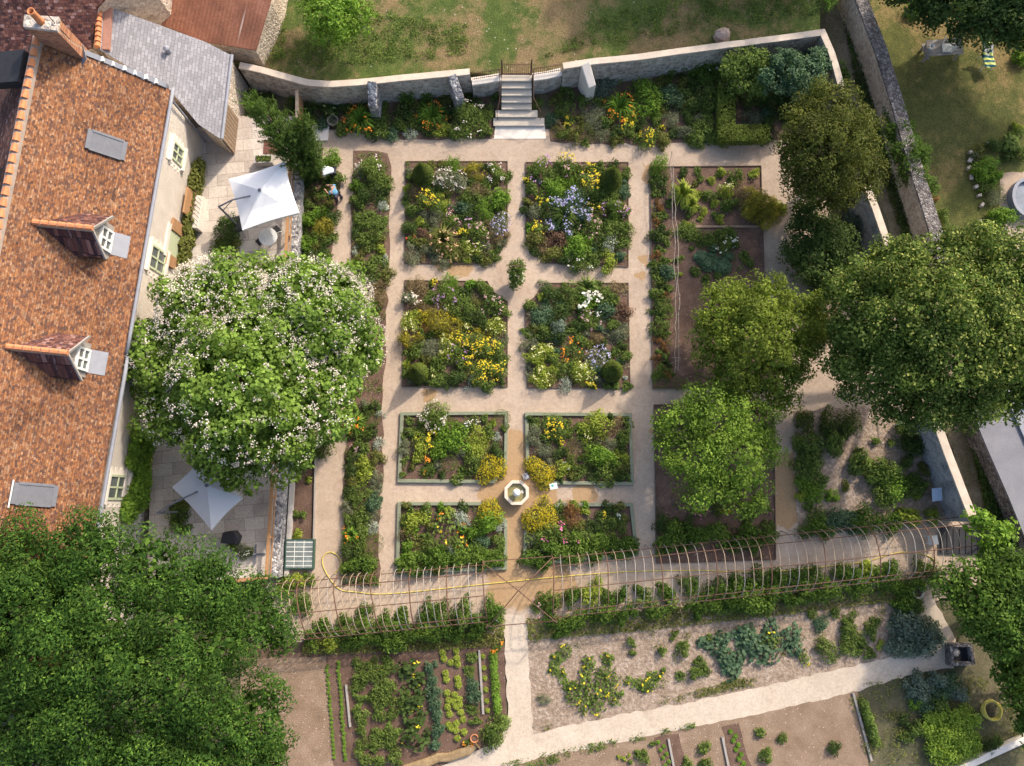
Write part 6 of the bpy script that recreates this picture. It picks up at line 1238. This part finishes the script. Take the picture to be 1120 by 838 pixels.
# kitchen garden
plants("the left vegetable plot", 280, 590, 3.379, """pot 375 470 28; pot 385 510 30; pot 380 545 28; pot 430 470 30; pot 450 510 36; pot 480 480 28; pot 455 560 36; pot 490 540 30; pot 450 610 36; pot 490 600 32; pot 455 650 26; pot 390 660 32; pot 395 700 26; pot 450 750 28; pot 500 700 26; pot 500 770 30; pot 400 810 30; pot 380 630 24; pot 445 715 24; pot 505 650 26; sqs 570 485 50; sqs 578 580 46; sqs 585 660 44; sqs 588 735 50; sqs 600 520 30; sqs 560 620 30; teal 648 475 24; teal 650 520 26; teal 652 565 30; teal 660 610 28; teal 668 655 28; teal 672 705 28; teal 668 750 26; gs 795 440 22; gs 790 490 22; teal 800 540 28; teal 805 590 28; gs 800 630 22; gs 810 675 18; orf 885 403 22; orf 785 745 18; shr 885 715 54; gs 545 600 30""")
fill('the left vegetable plot', [(386, 722), (432, 718), (436, 832), (392, 836)], 160, 'pot', (6, 9), .62, 91)
LETT = [(690, 420), (694, 442), (740, 413), (720, 455), (742, 440), (745, 462), (700, 495), (703, 518), (745, 515), (748, 540), (707, 568), (712, 595), (735, 575), (730, 600), (752, 592), (715, 645), (757, 640), (712, 685), (740, 680), (765, 665), (738, 705), (768, 712), (720, 697), (708, 620), (752, 610), (740, 620), (745, 735), (748, 535)]
for x, y in LETT: tag(put_plant('let', 280+x/3.379, 590+y/3.379, 3.8, '', label='lime-green lettuce head in the double lettuce row'), group='lettuces in the double lettuce row')
for y in (433, 475, 513, 555, 597, 633): tag(put_plant('let', 280+(838+(y-433)*.09)/3.379, 590+y/3.379, 2.9, '', label='small lettuce in the single row right of the plank'), group='small lettuces beside the plank')
for k in range(22): tag(put_plant('sdl', 280+(262+k*1.25+random.uniform(-3, 3))/3.379, 590+(470+k*16)/3.379, 2.0, '', label='green seedling in the left of the two seedling rows'), group='seedlings of the left row')
for k in range(24): tag(put_plant('sdl', 280+(303+k*1.2+random.uniform(-3, 3))/3.379, 590+(455+k*15.5)/3.379, 2.1, '', label='green seedling in the row left of the plank'), group='seedlings of the right row')
def lowhedge(a, b, w, h, label, fm='bright', n=1500, leaf=.13, style=.4):
    A, B = P(*a, h*.5), P(*b, h*.5); r = np.random.default_rng(int(a[0])); t = r.random(n); base = np.array(A)+np.outer(t, np.array(B-A)); base[:, 2] = 0
    d = sph(n, r, 0); V = leaves(base+d*np.array([w, w, h])*r.uniform(.6, 1, (n, 1)), d+np.array([0, 0, .5]), leaf, style, .6, r); o = Vector((A.x, A.y, 0))
    return tag(add_mesh('low_hedge', quadmesh('low_hedge', V-np.array(list(o))), FM[fm], loc=o), label, 'hedge')
for k, (nf, ks) in dict(B1=(420, 'gs oli gry dk gs bz lim'), B2=(420, 'gs dk gs oli br teal'), B3=(420, 'gs oli gld yls gs dk gry'), B4=(420, 'gs dk teal oli gry gs'), B5=(110, 'gs oli dk gry'), B6=(110, 'gs oli gry dk'), B7=(120, 'gs br oli dk'), B8=(120, 'gs dk oli br')).items():
    c = np.mean(SOIL[k], 0); fill(BN[k], [tuple(c+(np.array(p)-c)*.97) for p in SOIL[k]], nf, ks, (4.5, 8), .60, 40+ord(k[1]))
fill("the middle west border", [(388, 200), (424, 200), (424, 305), (388, 305)], 160, 'gs dk oli gry br', (6, 10), .6, 51)
fill("the lower west border", [(380, 440), (416, 440), (413, 636), (379, 638)], 220, 'gs dk oli gry', (6, 9), .6, 52)
fill('the left wall border', [(335, 90), (530, 105), (538, 148), (470, 152), (400, 146), (335, 132)], 300, 'gs dk gs oli teal', (7, 11), .6, 53)
fill('the right wall border', [(604, 105), (780, 80), (780, 155), (720, 156), (606, 154)], 330, 'gs dk gs oli gry', (7, 11), .6, 54)
fill('the shady upper right corner', [(775, 60), (890, 50), (900, 110), (840, 150), (775, 152)], 200, 'gs dk gs teal', (9, 14), .6, 55)
for rg, q in (("left pergola's south side", [(330, 690), (545, 672), (545, 684), (330, 704)]), ("the pergola's southwest side", [(605, 670), (800, 652), (800, 662), (605, 684)]), ("the pergola's southeast end", [(800, 650), (1010, 632), (1010, 642), (800, 662)])): fill(rg, q, 60, 'vine dvin gs dvin', (6, 9), .55, 77, .55)
fill('the dark right soil bed', [(713, 190), (728, 190), (731, 415), (717, 415)], 120, 'gs dk oli rst', (4, 7), .6, 57)
fill('the dark right soil bed', [(738, 188), (828, 188), (832, 245), (740, 245)], 40, 'gs lim oli', (3.5, 6.5), .8, 58)
fill('the border beside the cypress', [(332, 165), (370, 192), (366, 238), (356, 298), (332, 298)], 220, 'dk gs br oli', (7, 11), .58, 56)
lowhedge((539, 714), (544, 780), .24, .4, 'narrow chive-like green strip beside the pale path', n=1700, leaf=.12, style=.3)
lowhedge((945, 768), (960, 815), .26, .55, 'short clipped green hedge right of the longest plank', 'mid', 1500)
plants("the right squash plot", 540, 620, 3.843, """sqg 265 385 32; sqg 300 355 34; sqg 250 430 28; sqg 285 450 26; sqg 395 400 30; sqg 395 440 36; sqg 370 490 46; sqg 410 530 52; sqg 340 540 44; sqg 460 500 44; sqg 470 440 34; sqg 480 385 30; sqg 500 480 36; sqg 440 580 42; sqg 510 550 40; sqg 380 580 38; sqg 310 500 30; gry 212 560 24; sqg 610 495 30; sqg 660 490 36; sqg 680 460 30; sqg 565 478 18; sqg 640 510 28; gs 585 362 14; gs 710 355 20; gs 800 345 34; gs 790 460 22; gs 850 450 30; gs 870 400 24; gs 890 440 26; gs 760 290 18; gs 580 320 20; sqp 885 320 32; sqp 940 330 46; sqp 985 390 52; sqp 1000 430 46; sqp 1030 380 40; sqp 970 300 34; sqp 1060 310 46; gs 715 435 12; gs 905 300 16""")
plants("the far right squash plot", 800, 560, 3.016, """sqp 70 425 54; sqp 110 470 46; sqp 40 400 34; sqp 130 395 36; sqg 130 420 34; sqp 190 415 42; sqp 210 450 30; sqg 240 480 26; gs 320 460 34; teal 305 365 28; gs 395 350 24; gs 400 400 32; gs 390 440 34; gs 470 370 24; gs 465 400 24; lim 492 438 14; gs 265 335 18; gs 345 330 18; gs 430 430 20; gs 460 470 20; blu 590 390 60; blu 630 430 60; blu 560 430 44; blu 660 400 40; blu 575 360 36; gs 590 310 40; dk 600 300 34; gs 380 380 24; gs 420 460 20""")
plants("the lower middle soil bed", 540, 620, 3.843, """gs 885 765 28; gs 630 800 28; gs 815 830 24; gs 895 830 28; lim 525 800 8; lim 548 808 8; lim 568 793 8; gs 575 822 10; gs 668 745 12; gs 610 785 14""")
plants("the lower right soil bed", 800, 560, 3.016, """gs 95 730 18; gs 118 805 26; gs 170 745 18; dk 340 780 24""")
for k in range(9): tag(put_plant('sdl', 720+(k % 2)*5+k*1.3, 812+k*4.2, 2.2, '', label='tiny dark seedling in the narrow strip left of the plank'), group='seedlings in the left strip')
for k in range(9): tag(put_plant('sdl', 799+(k % 2)*4+k*1.5, 800+k*5, 2.8, '', label='dark green seedling in the strip right of the plank'), group='seedlings in the right strip')
plants("the bottom right bed", 980, 690, 5.664, """blu 130 330 70; blu 160 390 66; blu 260 300 64; teal 340 330 66; blu 400 390 62; teal 290 380 60; bsh 130 450 46; teal 210 460 60; shr 280 440 56; lsh 330 590 100; lsh 260 660 96; lsh 420 640 100; lsh 460 540 80; lsh 380 740 96; lsh 480 720 76; lsh 240 570 66; lsh 290 770 76; shr 130 600 50; dk 70 560 40; gs 70 660 40; dk 600 720 50; gs 640 690 36""")
plants("the neighbour shrub bed", 1020, 120, 5.59, """bsh 340 350 70; bsh 300 400 52; bsh 390 400 52; gry 400 520 60; gs 340 480 46; bsh 440 640 66; bsh 400 660 50; oli 280 250 46; dk 380 210 56; big 490 210 56; gs 520 150 46; gry 260 280 36; dk 470 290 36; wht 280 700 24; dk 330 670 24; gs 540 260 46; rst 10 540 28; gs 70 650 46; lim 520 110 36""")
plants("the lane wall ivy", 760, 0, 3.103, """dvin 700 420 50; dvin 720 480 56; dvin 740 540 56; dvin 770 590 50; dvin 790 630 36; dvin 690 370 34; dvin 720 440 44; dvin 760 520 44""", .9)
plants("the dark corner tree garden", 1000, 0, 8.38, """bsh 990 270 70; bsh 960 520 56; bsh 1000 560 60; bsh 20 60 90; gs 980 440 40; bsh 60 30 70""")
for k in ((1092, 650), ): pass
# climbers on the house front: leaf mass against the wall
def wall_climber(label, pts, fm, seed):
    r = np.random.default_rng(seed); P0 = []; N0 = []; B0 = HP(pts[0][0], .1, 1.0)
    for s, z, q in pts:
        n = int((700 if fm == 'olive' else 1300)*q*q+90); d = sph(n, r); P0.append(np.array(HP(s, .05, z))+d*q*np.array([.55, 1, 1])*r.uniform(.4, 1.05, (n, 1))); N0.append(d*.6+np.array([.8, .1, .5]))
    V = leaves(np.concatenate(P0), np.concatenate(N0), .17, .6, .5, r)-np.array(list(B0)); root = empty('climbing_plant', B0, label, 'climbing plant'); add_mesh('foliage', quadmesh('foliage', V), FM[fm], root)
    mb = MB()
    for s, z, q in pts[::2]: mb.tube([HP(pts[0][0], .2, 1.0), HP((s+pts[0][0])/2, .22, (z+1)/2), HP(s, .22, z)], .025, 5)
    mb.build('stem', M['bark'], root)
wall_climber('long green climber on the house front below the annex', [(s_, random.uniform(1.25, 1.8), random.uniform(.3, .55)) for s_ in np.linspace(1.6, 9.4, 34)]+[(s_, 1.4, .5) for s_ in np.linspace(2.6, 9.4, 10)], 'olive', 4)
wall_climber('dense dark green climber on the house front beside the grey parasol', [(s_, random.uniform(1.6, 3.0), random.uniform(.45, .7)) for s_ in np.linspace(15.7, 19.0, 14)]+[(s_, 3.4, .4) for s_ in (15.6, 16.2, 16.8)], 'bright', 5)
plants("the house foot", 180, 200, S, """dk 270 170 46; dk 260 230 56; gs 240 270 44; oli 285 270 40""", 1.0)
plants("the lower terrace corner", 180, 430, S, """gs 50 520 46; oli 80 490 34; gs 60 580 40; gry 330 680 36; wht 350 700 30; gs 300 660 30""", 1.0)
plants("the cold-frame bed", 180, 430, S, """dsh 560 250 56; dsh 620 240 60; dsh 690 250 46; dsh 600 290 46; lim 580 375 14; lim 630 378 14; gs 575 528 18; gs 605 530 18; lim 580 620 26; dsh 530 270 30""")
# the big catalpa-side pots and stray greenery along path edges are uncountable: loose low growth
def lowgrowth(name, label, poly, n, fm, z=.03, leaf=.10, hmax=.14, clump=True, seed=1, asp=.45):
    r = np.random.default_rng(seed); pl_ = PL(poly)
    if clump:
        k = max(4, n//26); c = scatter(pl_, k, r); q = c[r.integers(0, k, n)]+r.normal(0, .13, (n, 2)); q = q[inpoly(q, pl_)]
    else: q = scatter(pl_, n, r)
    p = np.column_stack([q, z+r.random(len(q))*hmax]); nr = r.normal(0, .4, (len(q), 3))+np.array([0, 0, 1.]); V = leaves(p, nr, leaf, asp, .4, r)
    c = Vector((pl_[0].x, pl_[0].y, z)); o = add_mesh(name, quadmesh(name, V-np.array(list(c))), FM[fm], loc=c); return tag(o, label, 'ground cover', kind='stuff')
for i, k in enumerate(('B1', 'B2', 'B3', 'B4', 'B5', 'B6', 'B7', 'B8')):
    lowgrowth('ground_cover', 'low mixed greenery on the soil of '+BN[k], SOIL[k], 1500 if i < 4 else 700, 'oli' if False else ['mid', 'olive', 'dark', 'grey'][i % 4], seed=i+3)
lowgrowth('ground_cover', 'low greenery filling the long west border', SOIL['B9'], 3000, 'mid', seed=12)
lowgrowth('ground_cover', 'low greenery filling the north border left of the steps', SOIL['B10'], 2200, 'dark', seed=13)
lowgrowth('ground_cover', 'low greenery filling the north border right of the steps', SOIL['B11'], 3800, 'dark', seed=14)
lowgrowth('ground_cover', 'low greenery filling the border beside the cypress', SOIL['B16'], 1800, 'dark', seed=15)
lowgrowth('ground_cover', 'sparse weeds on the dark soil bed on the right', SOIL['B12'], 700, 'mid', seed=16)
lowgrowth('ground_cover', 'sparse weeds under the apple tree', SOIL['B13'], 900, 'dark', seed=17)
lowgrowth('weeds', 'sparse weeds on the mulched plot', SB, 900, 'olive', z=.015, seed=18)
lowgrowth('grass', 'dark grass strip along the south side of the left pergola', [(335, 690), (553, 676), (551, 706), (460, 712), (330, 716)], 5200, 'olive', z=.0, hmax=.2, clump=False, seed=19, leaf=.13)
lowgrowth('grass', 'dark grass strip along the south side of the right pergola', [(576, 676), (700, 668), (860, 650), (1000, 640), (1000, 655), (860, 672), (700, 690), (578, 700)], 7000, 'olive', z=.0, hmax=.2, clump=False, seed=20, leaf=.13)
lowgrowth('grass', 'grass fringe along the lower edge of the diagonal path', [(545, 836), (592, 823), (670, 808), (760, 789), (760, 796), (670, 817), (600, 836), (560, 846)], 1300, 'mid', z=.02, hmax=.12, seed=21)
lowgrowth('grass', 'grass fringe along the upper edge of the diagonal path', [(700, 774), (760, 764), (833, 748), (833, 740), (800, 742), (755, 756)], 1100, 'olive', z=.02, hmax=.12, seed=22)
lowgrowth('grass', 'dark rough grass beside the lane at the right', [(1058, 455), (1075, 470), (1100, 560), (1112, 600), (1092, 605), (1078, 560), (1062, 490)], 4500, 'dark', z=-.03, hmax=.35, clump=False, seed=23, leaf=.18)
lowgrowth('grass', 'shaded grass strip at the foot of the lane wall', [(914, -20), (925, -20), (955, 100), (985, 210), (1000, 270), (990, 270), (960, 180), (935, 90)], 4200, 'dark', z=-.03, hmax=.25, clump=False, seed=24, leaf=.15)
lowgrowth('grass', 'green tufts on the bottom right garden ground', [(925, 750), (1000, 735), (1080, 740), (1120, 780), (1120, 838), (950, 845)], 4000, 'olive', z=.02, hmax=.15, seed=25)
lowgrowth('grass', 'rich green grass tufts along the upper garden wall', [(300, 80), (355, 88), (415, 84), (514, 75), (514, 40), (420, 30), (330, 60)], 6500, 'mid', z=1.3, hmax=.14, seed=26)
lowgrowth('grass', 'rich green grass tufts on the lawn right of the gate', [(590, 78), (613, 73), (700, 58), (780, 47), (895, 30), (895, -5), (760, 10), (660, 30)], 8000, 'mid', z=1.3, hmax=.14, seed=27)
lowgrowth('grass', 'weedy verge between the shed and the garden wall', [(292, 60), (302, 10), (318, 20), (322, 78), (300, 84), (262, 70)], 2200, 'mid', z=1.3, hmax=.3, seed=28)
lowgrowth('fallen_petals', 'white clover heads dotted over the upper lawn', [(400, 60), (500, 50), (640, 60), (700, 40), (640, 30), (420, 30)], 1, 'silver', z=1.4, seed=29) if False else None
lowgrowth('grass', 'tufted edge of the upper lawn beside the lane', [(885, -10), (906, -10), (906, 32), (893, 32)], 1500, 'bright', z=1.3, hmax=.4, seed=30)
label_regions()

# ------------------------------------------------------------------ light
SUN = Vector((.56, .70, .64)).normalized()        # towards the sun
sl_ = bpy.data.lights.new('sun', 'SUN'); sl_.energy = 2.4; sl_.angle = R(2.); sl_.color = (1., .885, .735)
so_ = bpy.data.objects.new('sun', sl_); COL.objects.link(so_); so_.rotation_euler = SUN.to_track_quat('Z', 'Y').to_euler()
w = bpy.data.worlds.new('World'); scene.world = w; w.use_nodes = True; nt = w.node_tree
sky = nt.nodes.new('ShaderNodeTexSky'); sky.sky_type = 'NISHITA'; sky.sun_disc = False
sky.sun_elevation = math.asin(SUN.z); sky.sun_rotation = math.atan2(SUN.x, SUN.y); sky.air_density = 1.; sky.dust_density = 4.; sky.ozone_density = 1.
bg = nt.nodes['Background']; nt.links.new(sky.outputs[0], bg.inputs[0]); bg.inputs[1].default_value = .15
v = scene.view_settings; v.view_transform = 'Standard'; v.look = 'None'; v.gamma = 1; v.use_curve_mapping = False; v.exposure = 1.02
scene.render.engine = 'CYCLES'; c = scene.cycles; c.max_bounces = 6; c.diffuse_bounces = 3; c.transmission_bounces = 3; c.use_denoising = True
